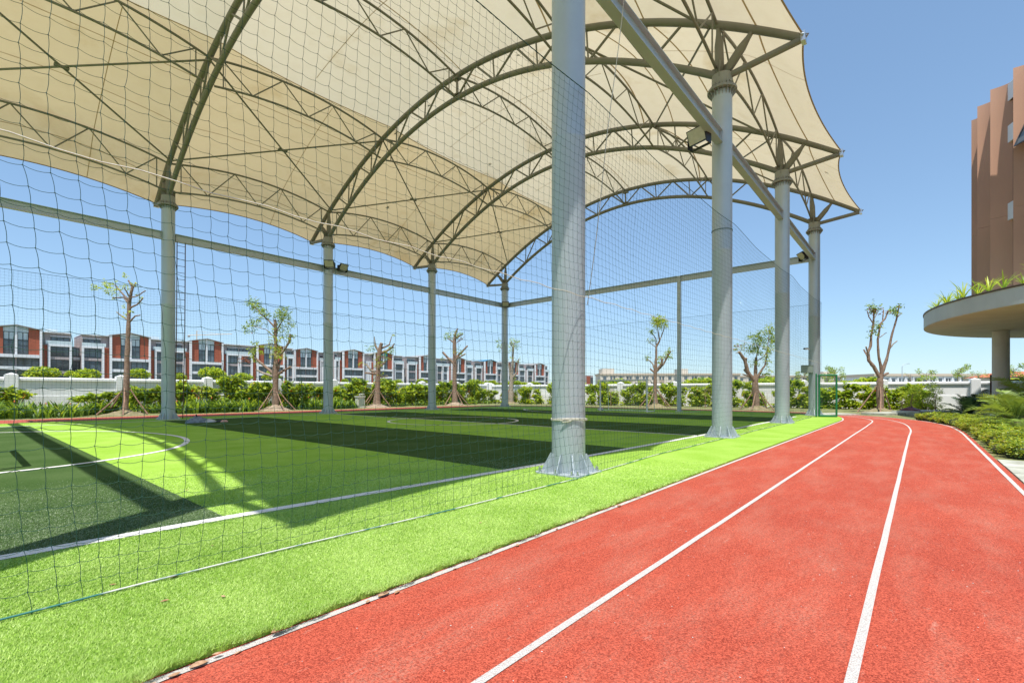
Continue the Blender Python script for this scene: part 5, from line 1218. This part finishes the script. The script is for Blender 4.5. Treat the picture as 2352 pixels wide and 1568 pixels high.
# low soil and slabs in front of the end verge
for i, (px_, py_, a, b, h) in enumerate([(1905, 953, 1.6, .8, .1), (2035, 951, 1.5, .7, .12), (2115, 950, 1.9, .8, .2)]):
    p = at(px_, py_, CZ * F / (py_ - YH)); t = empty('stone_slab', (p.x, p.y, -.02), ['thin grey slab lying in the grass beside the gate', 'grey slab lying before the big bare tree', 'larger tilted slab at the bend of the track'][i], 'slab', rz=.5 + YAW - PI / 2)
    MB().prism([(-a, -b * .8), (a * .9, -b), (a, b * .7), (-a * .8, b)], 0, h).build('slab', STONE, t)
t = empty('red_sheet', at(2092, 949, 27.6), 'crumpled dark red plastic sheet between the slabs', 'sheet'); t.location.z = .1
blob(0, 0, .75, .45, .28, mat('dark_red_sheet', (.16, .035, .03), .5, .3, 5), 'sheet', 21)
# rusty fence behind the canopy column
p = at(2276, 898, 27.5); q_ = at(2420, 898, 24.5); t = empty('rusty_fence', (0, 0, 0), 'rusty steel fence rail and post behind the canopy column', 'fence')
bar('post', (p.x, p.y, 0), (p.x, p.y, 2.25), .045, t, RUST); bar('rail', (p.x, p.y, 1.9), (q_.x, q_.y, 1.95), .04, t, RUST); bar('post', at(2284, 898, 27.3) * 1 - Vector((0, 0, 1.3)), at(2284, 898, 27.3) + Vector((0, 0, .6)), .035, t, RUST); bar('rail', (p.x, p.y, .55), (q_.x, q_.y, .6), .035, t, RUST)
# paving by the track, bottom right
pv = empty('paving', (0, 0, 0)); tag(pv, kind='structure')
for i in range(9):
    for j in range(4):
        x0 = -2.6 + i * 1.02; y0 = -6.31 - j * 1.02
        o = MB(); o.prism([(x0 + .01, y0 + .01), (x0 + 1.0, y0 + .01), (x0 + 1.0, y0 + 1.0), (x0 + .01, y0 + 1.0)], -.02, .012 + rs.uniform(0, .008)); o.build('paving_slab', STONE, pv)

# ------------------------------------------------------------------ litter: dry leaves, pebbles
def dryleaf(k):
    r_ = random.Random(k); L = r_.uniform(.035, .07); w = L * r_.uniform(.16, .3); c = r_.uniform(.2, .6)
    V = []; Fc = []
    for i in range(6):
        q = i / 5; ww = w * math.sin(PI * (q * .9 + .06)); z = c * L * (q - .5) ** 2 + .004; V += [(L * (q - .5), -ww, z + ww * .5), (L * (q - .5), 0, z), (L * (q - .5), ww, z + ww * .5)]
    for i in range(5):
        for j in (0, 1): Fc.append((3 * i + j, 3 * i + j + 1, 3 * i + j + 4, 3 * i + j + 3))
    return MB().add(V, Fc).mesh('blade', DLEAF, True)
DL = [dryleaf(k) for k in range(5)]
for k, (x, y, z) in enumerate([(-5.72, -1.63, .012), (-5.62, -1.62, .02), (-5.52, -1.61, .015), (-5.44, -1.60, .025), (-5.36, -1.63, .012), (-5.15, -1.6, .02), (-4.62, -1.62, .012), (-4.5, -1.61, .02), (-4.42, -1.64, .01), (-3.9, -1.62, .012), (-3.2, -1.63, .012), (-2.6, -1.61, .015), (-1.4, -1.62, .012)]):
    t = empty('dry_leaf', (x, y, .003 if y < -1.6 else .02), 'curled brown dry leaf lying along the edge of the turf', 'leaf', 'dry leaves along the turf edge', rs.uniform(-.6, .6)); link('blade', DL[k % 5], t); s = rs.uniform(.8, 1.3); t.scale = (s, s, s)
for k, (x, y) in enumerate([(-5.45, -.75), (-5.2, -.95), (-5.3, -.35), (-4.9, .2), (-4.4, .95), (-5.6, -.2), (-3.0, -1.0), (-4.35, 2.9), (-2.0, -.9)]):
    t = empty('dry_leaf', (x, y, TZ + .008), 'small brown leaf scrap lying on the turf', 'leaf', 'leaf scraps on the turf', rs.uniform(0, 6)); link('blade', DL[k % 5], t); s = rs.uniform(.5, .9); t.scale = (s, s, s)
pb = []; pf = []
for k in range(520):
    x = rng.uniform(-6, 8); y = rng.uniform(-5.3, -1.7); s = rng.uniform(.0015, .0042); o = len(pb)
    off = np.array([[1, 0, 0], [-1, 0, 0], [0, 1, 0], [0, -1, 0], [0, 0, .7], [0, 0, -.7]]) * s * rng.uniform(.6, 1.5, (6, 1)); pb += [tuple(np.array([x, y, .003]) + q for q in [v])[0] for v in off]
    pf += [(o, o + 2, o + 4), (o + 2, o + 1, o + 4), (o + 1, o + 3, o + 4), (o + 3, o, o + 4)]
tag(link('track_grit', fast_mesh('track_grit', pb, pf, mat('pale_grit', (.6, .57, .55), .8))), 'pale grit scattered over the red track', 'grit', kind='stuff')
